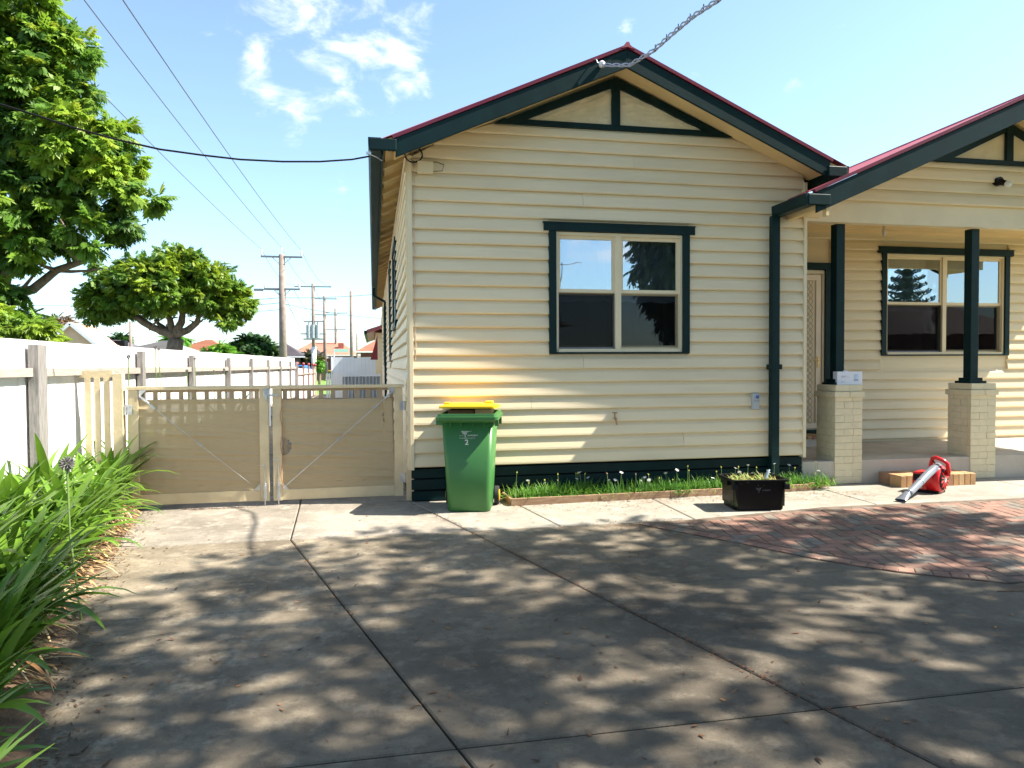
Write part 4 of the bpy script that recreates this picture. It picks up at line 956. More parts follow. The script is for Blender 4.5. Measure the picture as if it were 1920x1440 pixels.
cp = []
for u, v in ((693,293),(660,299),(600,303),(530,303),(450,299),(380,291),(300,280),(220,262),(140,240),(70,217),(0,195)):
    # the cable hangs in one upright plane through the eave
    d = CM.T @ np.array([u-CX, v-CY, F_PX]); k_ = (-.03 - 3.85*7.42)/(d[0]-3.85*d[1]); cp.append(Vector((d[0]*k_, d[1]*k_, CAM_H + d[2]*k_)))
dd = (cp[-1]-cp[-2]); cp += [cp[-1]+dd*k + Vector((0,0,.01*k*k)) for k in (1,2,4,8,14)]
obj('cable_line', MB().tube(cp, .009, 6), black, tc_)
obj('cable_clamp', MB().tube([(-.02,7.41,3.66),(.05,7.40,3.63),(.11,7.42,3.60)], .005, 6).box(-.05,.0,7.40,7.42,3.655,3.68), steel, tc_)
# ------------------------------------------------------------------ foliage helpers
def leafmat(name, col, col2, trans=.35, rough=.45, rand=0):
    return mat(name, col, rough, .2, 1.5, col2=col2, attr='Col', trans=trans, rand=rand, spec=.35)
def spray_template(pairs=5, droop=.25, lw=.46, ll=.46):
    """a pinnate leaf along +X, length 1: leaflets of four corners each"""
    v = []; 
    for i in range(pairs):
        x = .18 + .72*i/pairs
        for s in (-1, 1):
            a = R_(58 - 18*i/pairs); d = np.array([math.cos(a), s*math.sin(a), -.35]); d /= np.linalg.norm(d)
            side = np.array([-d[1], d[0], 0]); L1 = ll*(1 - .35*abs(i/pairs-.4)); b = np.array([x, 0, -droop*x*x])
            v += [b, b + d*L1*.45 + side*lw*L1*.5 + np.array([0,0,.03]), b + d*L1 + np.array([0,0,-.08]), b + d*L1*.45 - side*lw*L1*.5 + np.array([0,0,.03])]
    b = np.array([.9, 0, -droop*.81]); v += [b, b+np.array([.15,.06,-.03]), b+np.array([.36,0,-.16]), b+np.array([.15,-.06,-.03])]
    return np.array(v)
def crown(name, blobs, n, size, m_, parent, seed, cols, tmpl=None, up=.3, droop=.35, shell=.55, flat=0, kind=None, split=0, tipcol=None, pull=.34, tilt=.35):
    """n leaf sprays scattered through the blobs (centre, radii); a spray's colour varies with its clump"""
    r = np.random.default_rng(seed); T = spray_template() if tmpl is None else tmpl; K = len(T)//4
    vol = np.array([b[1][0]*b[1][1]*b[1][2] for b in blobs])**.67; bi = r.choice(len(blobs), n, p=vol/vol.sum())
    C_ = np.array([b[0] for b in blobs])[bi]; Rr = np.array([b[1] for b in blobs])[bi]
    d = r.normal(size=(n,3)); d /= np.linalg.norm(d, axis=1)[:,None]; rad = (shell + (1-shell)*r.random(n)**.8); rad[r.random(n) < .25] *= .6
    P = C_ + d*Rr*rad[:,None]
    # uneven clumps: pull sprays to random centres
    nc = max(6, n//26); ci = r.choice(n, nc); CP = P[ci]
    j = r.integers(0, nc, n)
    dist = ((P[:,None,:] - CP[None,:min(nc,400),:])**2).sum(2) if nc <= 400 else None
    if dist is not None: j = dist.argmin(1)
    else:
        j = np.zeros(n, int)
        for s in range(0, n, 500): j[s:s+500] = ((P[s:s+500,None,:]-CP[None])**2).sum(2).argmin(1)
    P = P*(1-pull) + CP[j]*pull
    X = d*np.array([1,1,.5]) + r.normal(size=(n,3))*.45; X[:,2] -= droop; X /= np.linalg.norm(X, axis=1)[:,None]
    Z = np.tile([0,0,1.0], (n,1)) + r.normal(size=(n,3))*tilt + d*.5; Y = np.cross(Z, X); Y /= np.linalg.norm(Y, axis=1)[:,None]; Z = np.cross(X, Y)
    sc = size*(.7+.6*r.random(n))
    V = P[:,None,:] + sc[:,None,None]*(T[None,:,0:1]*X[:,None,:] + T[None,:,1:2]*Y[:,None,:] + T[None,:,2:3]*Z[:,None,:])
    cc = np.array(cols)[r.integers(0, len(cols), nc)][j]*(.8+.4*r.random((n,1)))
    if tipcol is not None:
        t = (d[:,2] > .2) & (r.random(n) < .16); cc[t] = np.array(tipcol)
    def mk(sel):
        VV = V[sel].reshape(-1,3); F = np.arange(len(VV)).reshape(-1,4); me = bpy.data.meshes.new(name)
        me.vertices.add(len(VV)); me.vertices.foreach_set('co', VV.astype(np.float32).ravel()); me.loops.add(F.size); me.loops.foreach_set('vertex_index', F.ravel().astype(np.int32))
        me.polygons.add(len(F)); me.polygons.foreach_set('loop_start', (np.arange(len(F))*4).astype(np.int32)); me.update(calc_edges=True)
        c4 = np.ones((len(VV),4), np.float32); c4[:,:3] = np.repeat(cc[sel], K*4, axis=0); ca = me.color_attributes.new('Col', 'FLOAT_COLOR', 'POINT'); ca.data.foreach_set('color', c4.ravel()); me.materials.append(m_); return me
    dcam = np.hypot(P[:,0], P[:,1]); o_ = np.argsort(dcam)
    if split:
        vis = [k for k in o_ if P[k,0] > -.46*P[k,1] - .1][:split]
        vs_ = set(vis)
        for k in vis:
            me = mk(np.array([k])); obj('leaf', me, None, parent)
        rest_ = np.array([k for k in range(n) if k not in vs_])
    else: rest_ = np.arange(n)
    return obj(name, mk(rest_), None, parent, kind=kind)
bark = mat('bark', (.16,.11,.075), .9, .3, 5, 1, 14, stretch=(5,5,1), col2=(.30,.23,.17))
def wander(p, q, n, a, r): 
    p, q = Vector(p), Vector(q); o = [p]
    for i in range(1, n): o.append(p.lerp(q, i/n) + Vector((r.uniform(-a,a), r.uniform(-a,a), r.uniform(-a,a)*.6)))
    return o + [q]
def tree(name, label, cat, base, trunk_top, r0, limbs, blobs, n, size, m_, seed, cols, group=None, **k):
    r = random.Random(seed); t = thing(name, label, cat, base, 0, group)
    obj('trunk', MB().tube(wander(base, trunk_top, 6, r0*.35, r), [r0*1.35, r0*1.1, r0, r0*.95, r0*.9, r0*.95, r0*.85], 14), bark, t, smooth=True)
    for q in limbs:
        end = Vector(q); p = wander(trunk_top, end, 6, .12*(end-Vector(trunk_top)).length*.5, r)
        o = obj('limb', MB().tube(p, r0*.55, 9, r1=r0*.16), bark, t, smooth=True)
        tw = MB()
        for _ in range(5):
            i = r.randint(2, 5); e = p[i] + Vector((r.uniform(-1,1), r.uniform(-1,1), r.uniform(-.1,1)))*.28*(end-Vector(trunk_top)).length; tw.tube(wander(p[i], e, 3, .06, r), r0*.18, 6, r1=r0*.05)
        obj('branches', tw, bark, o, smooth=True)
    crown('crown', blobs, n, size, m_, t, seed, cols, kind='stuff', **k)
    return t
G1 = [(1,1,1),(1.15,1.1,.8),(.75,.85,.9),(.9,1.0,.8),(1.3,1.2,.7)]
lm1 = leafmat('goldenrain_leaf', (.125,.245,.035), (.225,.36,.06), .45)
lm2 = leafmat('round_tree_leaf', (.095,.19,.022), (.19,.30,.04), .40)
def B(u, v, Y, rpx, ry=None, f=1.0):
    p = at(u, v, Y); s = max(rpx*.35, rpx-(12 if 11.5 < Y < 13 else 10 if 21 < Y < 23 else 0))*Y*1.02/F_PX; return (tuple(p), (s, (ry or s), s*f))
Y1 = 12.2
big = tree('rain_tree', 'large leafy street tree at the left picture edge rising above the white fence', 'tree', (-7.0, Y1+.3, 0), tuple(at(-45, 600, Y1+.3)), .20,
     [tuple(at(100,415,Y1)), tuple(at(60,300,Y1+.2)), tuple(at(20,120,Y1)), tuple(at(180,470,Y1-.3)), tuple(at(-150,300,Y1)), tuple(at(-60,80,Y1))],
     [B(20,15,Y1,100), B(60,110,Y1+.2,95), B(128,90,Y1,55), B(125,175,Y1-.2,60), B(20,220,Y1,110), B(140,265,Y1-.4,80), B(215,275,Y1,58), B(215,345,Y1-.3,70), B(272,370,Y1,38), B(110,350,Y1,85), B(30,360,Y1-.5,80), B(240,420,Y1-.2,48), B(160,430,Y1-.6,55), B(140,455,Y1,40), B(40,450,Y1-.4,66), B(0,540,Y1-.6,46), B(66,585,Y1-.5,30),
      B(215,455,Y1,34), B(-90,60,Y1,120), B(-110,250,Y1,130), B(-110,450,Y1,120)],
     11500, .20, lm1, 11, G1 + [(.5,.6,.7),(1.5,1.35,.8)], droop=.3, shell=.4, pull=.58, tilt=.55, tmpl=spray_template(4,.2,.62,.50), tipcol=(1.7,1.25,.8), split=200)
Y2 = 22
tree('round_tree', 'round-crowned green street tree with a gnarled forked trunk behind the white fence', 'tree', tuple(at(330,700,Y2).xy)+(0,), tuple(at(330,636,Y2)), .24,
     [tuple(at(255,590,Y2)), tuple(at(300,560,Y2)), tuple(at(345,545,Y2)), tuple(at(400,575,Y2)), tuple(at(290,600,Y2+.4)), tuple(at(210,570,Y2))],
     [B(215,545,Y2,62), B(180,570,Y2,40), B(270,530,Y2-.5,62), B(330,520,Y2,68), B(390,540,Y2,62), B(430,565,Y2,52), B(350,490,Y2,32), B(300,548,Y2-.8,50), B(235,572,Y2,30), B(375,558,Y2-.5,38), B(195,585,Y2,26), B(422,604,Y2-.6,22), B(455,575,Y2,28)],
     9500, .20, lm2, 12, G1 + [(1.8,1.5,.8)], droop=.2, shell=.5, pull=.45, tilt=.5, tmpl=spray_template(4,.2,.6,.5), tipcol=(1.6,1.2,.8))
hg = thing('hedge_bush', 'low yellow-green bush showing over the white fence at the far left', 'bush', (-4.6, 10.6, 0))
obj('stems', MB().tube([(-4.6,10.6,0),(-4.7,10.6,1.4)], .05, 8).tube([(-5.2,10.8,0),(-5.2,10.7,1.5)], .05, 8), bark, hg)
crown('foliage', [B(20,620,10.6,52,.5,.55), B(65,618,10.6,36,.4,.6), B(-40,615,10.6,60,.5), B(95,628,10.6,16), B(20,660,10.6,70,.5,.6), B(-60,680,10.6,90,.5)], 2600, .15, leafmat('hedge_leaf', (.16,.27,.03), (.26,.38,.05), .35), hg, 13, G1, kind='stuff')
# ------------------------------------------------------------------ agapanthus
agm = leafmat('agapanthus_leaf', (.075,.18,.018), (.17,.29,.03), .30, .32, rand=.25)
def strap(ln, wd, lift, bend, twist, seed):
    r = random.Random(seed); v = []; f = []; c = []; d = Vector((math.cos(lift), 0, math.sin(lift))); p = Vector((0,0,0)); n = 8
    for i in range(n+1):
        t = i/n; w = wd*(.55+.45*min(1,t*3))*max(.04,(1-t**3.2)) ; yaw = twist*t; side = Vector((-math.sin(yaw), math.cos(yaw), 0))
        nrm = side.cross(d).normalized(); v += [tuple(p-side*w/2+nrm*w*.12*-1), tuple(p), tuple(p+side*w/2+nrm*w*.12*-1)]
        k = .55+.45*min(1, t*4); c += [(k*1.15 if t < .15 else 1, 1, k, 1)]*3
        a = lift - bend*(t**1.25); d = Vector((math.cos(a)*math.cos(yaw), math.cos(a)*math.sin(yaw), math.sin(a))); p = p + d*ln/n
    for i in range(n):
        for q in range(2): f.append((3*i+q, 3*i+q+1, 3*i+q+4, 3*i+q+3))
    me = bpy.data.meshes.new('strap_leaf'); me.from_pydata(v, [], f); ca = me.color_attributes.new('Col', 'FLOAT_COLOR', 'POINT'); ca.data.foreach_set('color', np.array(c, np.float32).ravel()); me.materials.append(agm)
    me.polygons.foreach_set('use_smooth', [True]*len(me.polygons)); me.update(); return me
rs = random.Random(5)
straps = [strap(rs.uniform(.50,.76), rs.uniform(.056,.082), R_(rs.uniform(62,88)), R_(rs.uniform(38,112)), rs.uniform(-.5,.5), i) for i in range(22)]
strawm = leafmat('straw_leaf', (.55,.42,.22), (.70,.58,.35), .25)
def edge_x(y):
    pts = [(-1,.3),(1.5,-.72),(3.09,-1.34),(3.37,-1.43),(3.84,-1.58),(4.46,-1.76),(5.63,-1.98),(6.63,-2.16),(7.94,-2.40),(14,-2.5)]
    for (a,x0),(b,x1) in zip(pts, pts[1:]):
        if y <= b: return x0+(x1-x0)*(y-a)/(b-a)
    return -2.5
bed = MB(); ys = [0.5+.12*i for i in range(64)]
for y in ys: e = edge_x(y) + rs.uniform(-.02,.03); bed.v += [(-2.98,y,.06),(e-.25,y,.05),(e,y,.004)]
for i in range(len(ys)-1):
    for q in range(2): bed.f.append((3*i+q, 3*i+q+1, 3*i+q+4, 3*i+q+3))
struct('garden_bed', bed, soil)
# inner mass of leaves shared by the clumps
def mass(seed):
    r = random.Random(seed); V = []; F = []; Cc = []
    for _ in range(44):
        s = straps[r.randrange(22)]; a = r.uniform(0, 6.283); k = r.uniform(.65,.95); b = len(V); ca, sa = math.cos(a), math.sin(a); ox, oy = r.uniform(-.08,.08), r.uniform(-.08,.08)
        for v in s.vertices: V.append(((v.co.x*ca - v.co.y*sa)*k+ox, (v.co.x*sa+v.co.y*ca)*k+oy, v.co.z*k))
        for p in s.polygons: F.append(tuple(b+i for i in p.vertices))
        t = r.uniform(.75,1.1); Cc += [(t, t, t, 1)]*len(s.vertices)
    me = bpy.data.meshes.new('leaf_mass'); me.from_pydata(V, [], F); ca_ = me.color_attributes.new('Col', 'FLOAT_COLOR', 'POINT'); ca_.data.foreach_set('color', np.array(Cc, np.float32).ravel()); me.materials.append(agm); me.polygons.foreach_set('use_smooth', [True]*len(F)); return me
masses = [mass(i) for i in range(5)]
stalk = mesh('stalk', MB().tube([(0,0,0),(.01,0,.5),(.03,.01,1.0)], .006, 6), mat('stalk_green', (.14,.22,.05), .6, .1, 4))
hm = MB()
for i in range(60):
    a = i*2.4; zz = 1-2*(i+.5)/60; rr_ = math.sqrt(1-zz*zz); dv = Vector((rr_*math.cos(a), rr_*math.sin(a), zz)); hm.tube([dv*.01, dv*.032, dv*.042], [.001,.004,.002], 4)
seedhead = mesh('seed_head', hm, mat('seed_purple', (.14,.13,.13), .7, .2, 8))
spots = []
y = 1.7
while y < 8.0:
    e = edge_x(y); x = e - .28; k = 0
    while x > -2.92:
        spots.append((x + rs.uniform(-.06,.06), y + rs.uniform(-.08,.08), k)); x -= .36; k += 1
    y += .32 if y > 4.2 else .25
for x, y in ((-2.7,8.6),(-2.6,9.3),(-2.75,10.1),(-2.6,10.9),(-2.7,11.8),(-2.65,12.8),(-2.7,14)): spots.append((x, y, 9))
for i, (x, y, k) in enumerate(spots):
    edge_ = k == 0
    if k == 9: lb = 'agapanthus clump growing along the white fence behind the gates'
    elif y > 7.0: lb = 'sunlit agapanthus clump at the bed end by the left gate leaf'
    elif edge_ and y < 2.9: lb = 'agapanthus clump drooping over the driveway in the lower left corner'
    elif edge_: lb = 'agapanthus clump on the driveway edge of the bed, straw at its foot'
    elif y > 5: lb = 'sunlit agapanthus clump inside the bed before the white fence'
    else: lb = 'shaded agapanthus clump inside the bed at the left picture edge'
    t = thing('agapanthus', lb, 'plant', (x, y, .04), rs.uniform(0, 6.28), 'agapanthus clumps')
    hs = (1.24 if k else 1.02) * (1.0 + .14*(y-4)/4) * rs.uniform(.9,1.08)
    if y < 3.0: hs *= .82
    o = bpy.data.objects.new('foliage', masses[i % 5]); COL.objects.link(o); o.parent = t; o['kind'] = 'stuff'; o.scale = (hs,)*3
    vis_ = x > -.47*y - .9
    for _ in range((20 if edge_ else 16) if vis_ and k != 9 else 5):
        o = bpy.data.objects.new('leaf', straps[rs.randrange(22)]); COL.objects.link(o); o.parent = t; o.location = (rs.uniform(-.06,.06), rs.uniform(-.06,.06), 0)
        s = hs*rs.uniform(.85,1.12); o.rotation_euler = (rs.uniform(-.12,.12), rs.uniform(-.12,.12), rs.uniform(0,6.283)); o.scale = (s, s*1.05, s)
    if k == 9 or rs.random() < .03:
        hh = rs.uniform(1.3,1.75) if k == 9 else rs.uniform(.85,1.0); o = bpy.data.objects.new('flower_stalk', stalk); COL.objects.link(o); o.parent = t; o.scale = (1,1,hh)
        p = bpy.data.objects.new('seed_head', seedhead); COL.objects.link(p); p.parent = t; p.location = (.03,.01,hh+.02); s = rs.uniform(.3,.6); p.scale = (s,s,s*1.1)
t = thing('seed_stalk', 'single agapanthus seed ball standing out dark above the middle of the leaves', 'flower stalk', (-1.72, 4.6, 0)); obj('stalk', MB().tube([(-1.72,4.6,0),(-1.78,4.62,.5),(-1.80,4.65,.90)], .006, 6), MATS['stalk_green'], t); p = place('seed_head', seedhead, t, (-1.80,4.65,.93)); p.scale = (1.1,1.1,1.1)
sm = blades(700, lambda r: ((lambda yy: (edge_x(yy)+r.uniform(-.34,-.02), yy, r.uniform(0,.16)))(r.uniform(3.6,8)) , r.uniform(-.9,.9), r.uniform(-.9,.7)), 21, strawm, (.010,.028), (.06,.24), .8, 3, ((1,1,1),(.8,.7,.6),(1.1,1,.9),(.6,.4,.3)), 'straw')
obj('dead_leaves', sm, None, kind='stuff')
# leaf litter
litm = leafmat('litter_leaf', (.13,.075,.045), (.26,.15,.08), .1)
def litter(n, fn, seed, nm, L_=(.012,.04), cols=((1,1,1),(.6,.5,.5),(1.5,1.2,.8),(.4,.3,.3)), w=(.004,.014)):
    obj(nm, blades(n, fn, seed, litm, w, L_, .2, 2, cols, nm), None, kind='stuff')
litter(900, lambda r: ((lambda yy: (edge_x(yy)+abs(r.gauss(0,.10)), yy, .004))(r.uniform(1.8,8.0)), r.uniform(0,6.28), r.uniform(0,.35)), 31, 'leaf_litter')
litter(650, lambda r: ((r.uniform(-2,4), r.uniform(1.6,7.2), .004), r.uniform(0,6.28), r.uniform(0,.35)), 32, 'scattered_leaves', (.012,.05), ((.5,.4,.4),(.3,.25,.25),(1,.8,.7),(1.6,1.3,.8)), (.005,.022))
litter(1500, lambda r: ((r.uniform(1.4,5.6), 7.42-abs(r.gauss(0,.22)), .004), r.uniform(0,6.28), r.uniform(0,.3)), 33, 'edging_litter', (.008,.03), ((1.6,1.1,.9),(1,.7,.6),(2,1.7,1.3),(.6,.4,.3)))
litter(900, lambda r: ((lambda yy: (xl2(yy)+r.gauss(0,.03), yy, .004))(r.uniform(2.4,7.3)), r.uniform(0,6.28), r.uniform(0,.3)), 34, 'joint_litter', (.006,.02), ((.8,.5,.4),(.5,.35,.3)))
litter(500, lambda r: ((2.55+r.gauss(0,.25), 6.25+r.gauss(0,.10), .004), r.uniform(0,6.28), r.uniform(0,.3)), 35, 'corner_litter', (.01,.035), ((.9,.6,.4),(1.2,.9,.5)))
litter(260, lambda r: ((-2.0+abs(r.gauss(0,.5)), 7.98-abs(r.gauss(0,.03)), .004), r.uniform(0,6.28), r.uniform(0,.3)), 36, 'gate_litter', (.01,.04), ((.4,.25,.2),(1,.6,.4)))
# ------------------------------------------------------------------ flower bed and its edging
fbp = [(1.45,7.83),(1.47,7.44),(5.05,7.57),(5.62,7.86)]
struct('flower_bed', MB().prism(fbp[::1],'z',0,.045).jit(.003), soil)
t = thing('timber_edging', 'low tan timber edging round the flower bed under the window', 'edging', (3.3, 7.5, 0))
def eb(p, q, h=.078): obj('edging_board', MB().beam((p[0],p[1],h/2),(q[0],q[1],h/2),.028,h), edging, t, bevel=.003)
eb((1.43,7.42),(3.27,7.49)); eb((3.275,7.49),(5.06,7.56)); eb((1.435,7.44),(1.42,7.83)); eb((5.065,7.565),(5.61,7.85),.085)
gzm = leafmat('daisy_leaf', (.08,.20,.03), (.17,.32,.06), .35, .5)
petal_w = mat('petal_white', (.82,.80,.80), .5, .03, 4, trans=.2); petal_y = mat('petal_yellow', (.65,.62,.12), .5, .05, 4, trans=.2); dm = mat('dry_flower', (.40,.28,.18), .8, .2, 6)
def daisy(kind):
    m_ = MB()
    for i in range(14):
        a = 6.283*i/14; e = .25 if kind == 0 else 1.25; R = .024 if kind == 0 else .018
        m_.add([(0,0,0),(math.cos(a-.2)*R*.6*math.cos(e),math.sin(a-.2)*R*.6*math.cos(e),R*.6*math.sin(e)),(math.cos(a)*R*math.cos(e),math.sin(a)*R*math.cos(e),R*math.sin(e)),(math.cos(a+.2)*R*.6*math.cos(e),math.sin(a+.2)*R*.6*math.cos(e),R*.6*math.sin(e))], [(0,1,2,3)])
    m_.lathe([(.007,0),(.006,.005),(.001,.007)], 8); return m_
fl = [mesh('daisy', daisy(0), petal_w), mesh('daisy_closed', daisy(1), petal_y), mesh('daisy_dry', daisy(1), dm), mesh('daisy_white_closed', daisy(1), petal_w)]
stm = mesh('flower_stem', MB().tube([(0,0,0),(.004,.002,.5),(0,0,1)], .0022, 5), mat('stem_green', (.16,.26,.08), .6, .1, 4))
rf = random.Random(9); gx = [1.62,1.9,2.12,2.33,2.62,2.95,3.18,3.42,3.66,3.92,4.18,4.42,4.68,4.95,5.25]
for i, x in enumerate(gx):
    yy = 7.60 + rf.uniform(-.04,.06) + (x-1.5)*.018; big_ = rf.uniform(.75,1.25)
    if i in (4,): big_ = .6
    lb = ['first daisy clump at the left end of the edged bed', 'daisy clump with pale flowers just right of the bin wheel', 'tall green daisy clump in the left part of the bed', 'daisy clump with the two whitest flowers left of the tap', 'thin shaded daisy clump below the tap', 'daisy clump right of the tap', 'daisy clump under the left side of the window', 'daisy clump under the window centre', 'daisy clump under the right side of the window', 'daisy clump just left of the black tub', 'daisy clump hidden behind the black tub, its flowers above the rim', 'daisy clump behind the right side of the black tub', 'sparse daisy clump by the front downpipe foot', 'daisy clump between downpipe and pillar', 'last small daisy clump beside the left brick pillar'][i]
    t = thing('daisy_plant', lb, 'flowering plant', (x, yy, .045), 0, 'daisy plants in the bed under the window')
    def root(r, x=x, yy=yy): return ((x + r.gauss(0,.085), yy + r.gauss(0,.055), .045), r.uniform(0,6.283), r.uniform(.5,1.45))
    obj('foliage', blades(int(300*big_), root, 100+i, gzm, (.007,.015), (.10,.22), 1.6, 4, ((1,1,1),(1.3,1.2,.8),(.7,.9,.9),(1.5,1.6,1.4)), 'foliage'), None, t, kind='stuff')
    for _ in range(rf.choice((2,3,3,4,5))):
        h = rf.uniform(.13,.28); px_, py_ = x + rf.uniform(-.12,.12), yy + rf.uniform(-.06,.08); lean = (rf.uniform(-.15,.15), rf.uniform(-.1,.1), 0)
        s_ = place('flower_stem', stm, t, (px_, py_, .045), lean, (1,1,h)); tip = Euler(lean).to_matrix() @ Vector((0,0,h)) + Vector((px_, py_, .045))
        place('flower', fl[rf.choice((0,0,1,1,2,3))], t, tip, (rf.uniform(-.6,.6), rf.uniform(-.6,.6), rf.uniform(0,6)), (1.15,)*3)
obj('weeds', blades(1500, lambda r: ((r.uniform(1.5,5.3), 7.63+r.uniform(-.13,.18), .045), r.uniform(0,6.28), r.uniform(.4,1.5)), 77, gzm, (.004,.009), (.03,.10), 1.2, 3, ((1,1,1),(1.5,1.3,.8),(1.8,1.4,.9)), 'weeds'), None, kind='stuff')
SHADE = []
_rs = random.Random(17)
def _lim(x):
    P_ = [(-4,4.6),(-2,4.75),(-1,5.75),(0,6.15),(1.5,6.65),(3,6.75),(5,6.35),(7,5.2)]
    for (a, p), (b, q) in zip(P_, P_[1:]):
        if x <= b: return p + (q-p)*(x-a)/(b-a)
    return 4.5
_gx = -3.6
while _gx < 8.0:
    _gy = -6.0  # extra crown added out of view behind the camera to block sky light
    while _gy < _lim(_gx) - .25:
        x_, y_ = _gx + _rs.uniform(-.3,.3), _gy + _rs.uniform(-.3,.3)
        skip = .02
        if 1.4 < x_ < 4.6 and 2.3 < y_ < 4.3: skip = .16
        elif x_ > 4.2: skip = .18
        elif -.8 < x_ < .9 and 5.0 < y_: skip = .35
        if _rs.random() > skip:
            z_ = 7.4 + .9*math.sin(x_*.8+1) + _rs.uniform(-.5,.7)
            SHADE.append((x_+.84*z_, y_-.145*z_, z_, _rs.uniform(.50,.80), _rs.uniform(.40,.60), _rs.uniform(.25,.4)))
        _gy += .60
    _gx += .66
# ------------------------------------------------------------------ street behind
asph = mat('asphalt', (.06,.06,.065), .9, .15, 4)
struct('grass_verge', MB().add([(-5.6,40,-.03),(-.1,40,-.03),(-.1,120,-.03),(-5.6,120,-.03)], [(0,1,2,3)]), mat('verge_grass', (.10,.22,.03), .9, .3, 2, col2=(.17,.30,.04)))
struct('road', MB().add([(-14,-60,-.035),(-6.6,-60,-.035),(-6.6,420,-.035),(-14,420,-.035)], [(0,1,2,3)]).add([(-60,120,-.030),(60,120,-.030),(60,128,-.030),(-60,128,-.030)], [(0,1,2,3)]), asph)
struct('kerb', MB().box(-6.6,-6.45,-60,119,-.05,.09), mat('kerb_concrete', (.4,.38,.35), .8, .1, 3))
struct('footpath', MB().box(-4.9,-3.4,-60,29,-.05,-.01), conc2)
polem = mat('pole_timber', (.20,.155,.13), .85, .2, 3, .3, 20, col2=(.30,.245,.21)); arm_m = mat('crossarm_grey', (.17,.18,.20), .7, .1, 4); insm = mat('insulator_white', (.80,.78,.80), .3, .02, 3)
def pole(x, y, h, r, label, arms=(), lamp=None, tr=None, white_=False):
    t = thing('power_pole', label, 'power pole', (x, y, 0))
    obj('shaft', MB().tube([(x,y,0),(x,y,h*.5),(x,y,h)], [r,r*.88,r*.72], 14), polem, t, smooth=True)
    for z, w, br in arms:
        a = obj('crossarm', MB().box(x-w,x+w,y-.14,y-.02,z-.05,z+.05), arm_m, t)
        if br: obj('arm_brace', MB().tube([(x-w*.45,y-.1,z-.04),(x,y-.15,z-.55),(x+w*.45,y-.1,z-.04)], .02, 5), arm_m, a)
        for dx in (-.95,.95): obj('insulator', MB().lathe([(.03,0),(.06,.08),(.05,.22),(.07,.28),(.02,.34)], 8, (x+dx*w,y-.08,z+.05)), insm, a)
    if lamp: obj('lamp_arm', MB().tube([(x,y,lamp),(x-1.1,y,lamp+.02)],.03,6), arm_m, t); obj('lamp_head', MB().cbox(x-1.60,x-1.08,y-.12,y+.12,lamp-.06,lamp+.07,.03), arm_m, t)
    if tr:
        for dx in (-.42,.0,.42):
            c = obj('transformer', MB().tube([(x+dx,y-.45,tr),(x+dx,y-.45,tr+1.25)], .22, 14), mat('transformer_grey', (.40,.45,.47), .5, .1, 4), t)
            obj('bushing', MB().tube([(x+dx,y-.45,tr+1.25),(x+dx,y-.45,tr+1.5)], .05, 8), arm_m, c)
        obj('platform', MB().box(x-1.15,x+1.15,y-.6,y-.3,tr+.35,tr+.45).box(x-.9,x+.9,y-.65,y-.25,tr-.15,tr-.03), arm_m, t)
    if white_: obj('pole_band', MB().tube([(x,y,0),(x,y,white_)], r*1.12, 14), white, t, smooth=True)
    return t
pole(-5.25, 44, 8.15, .24, 'nearest tall timber power pole with two crossarms and a street lamp', ((8.0,1.18,True),(6.1,1.02,True)), 6.05)
obj_top = obj('pole_pin', MB().tube([(-5.25,43.95,8.1),(-5.25,43.95,8.55)], .05, 8), insm, bpy.data.objects['power_pole'])
pole(-5.55, 70, 9.4, .20, 'second power pole, carrying three grey transformers with its foot painted white', ((9.1,1.7,False),(5.8,.9,True)), None, 4.2, 3.4)
pole(-5.05, 78, 9.0, .18, 'third power pole with a slim crossarm just right of the transformer pole', ((8.7,1.3,False),(7.0,1.3,False)))
pole(-4.85, 97, 9.2, .20, 'fourth power pole, far off with two crossarms above the orange roof', ((8.6,1.5,False),(6.4,1.3,False)))
pole(-1.75, 60, 7.7, .15, 'thin bare dark pole without crossarms close to the house edge')
pole(-1.95, 90, 5.6, .13, 'shortest distant pole beside the far brick gable')
pole(-12.35, 40, 3.9, .09, 'slim grey pole seen above the fence left of the round tree')
wm = mat('wire', (.12,.13,.17), .5, .1, 3)
def wires(name, label, runs, r=.012):
    t = thing(name, label, 'wires', runs[0][0])
    for p, q, s in runs: obj('wire', MB().tube(sag(p, q, s, 20), r, 5), wm, t)
pA = [(-5.25,43.9,8.55),(-6.37,43.9,8.4),(-4.13,43.9,8.4)]
wires('overhead_wires', 'thin power wires sweeping over the left of the sky from the nearest pole', [(pA[0], (-5.9,-22,11.2), .95), (pA[1], (-7.4,-22,11.0), .9), (pA[2], (-4.4,-22,9.6), 1.0)], .011)
wires('street_wires', 'thin wires running from the nearest pole on to the far poles', [((-5.25,44,8.5),(-5.55,70,9.3),.7), (pA[1],(-7.2,70,9.3),.7), (pA[2],(-3.9,70,9.3),.7), ((-5.55,70,9.2),(-4.9,97,9.0),.8), ((-5.6,44,6.1),(-6.2,70,6.2),.6), ((-4.6,44,6.1),(-4.8,70,6.2),.6), ((-5.0,44,5.5),(-5.6,70,4.9),.9)], .014)
wires('house_wires', 'wires crossing from the nearest pole behind the house eave', [((-5.2,44,5.6),(1.5,44,6.05),.12), ((-5.2,44,5.25),(2,46,4.5),.2), ((-5.3,44,5.6),(-20,44,5.0),.2), ((-5.3,44,5.3),(-24,50,4.6),.2), ((-5,78,4.6),(3,80,4.6),.1), ((-5.3,44,4.9),(-26,44,3.7),.2)], .016)
tile_m = {}
def tiles(name, c1, c2): 
    M = mat(name, c1, .7, .15, .6, col2=c2); return M
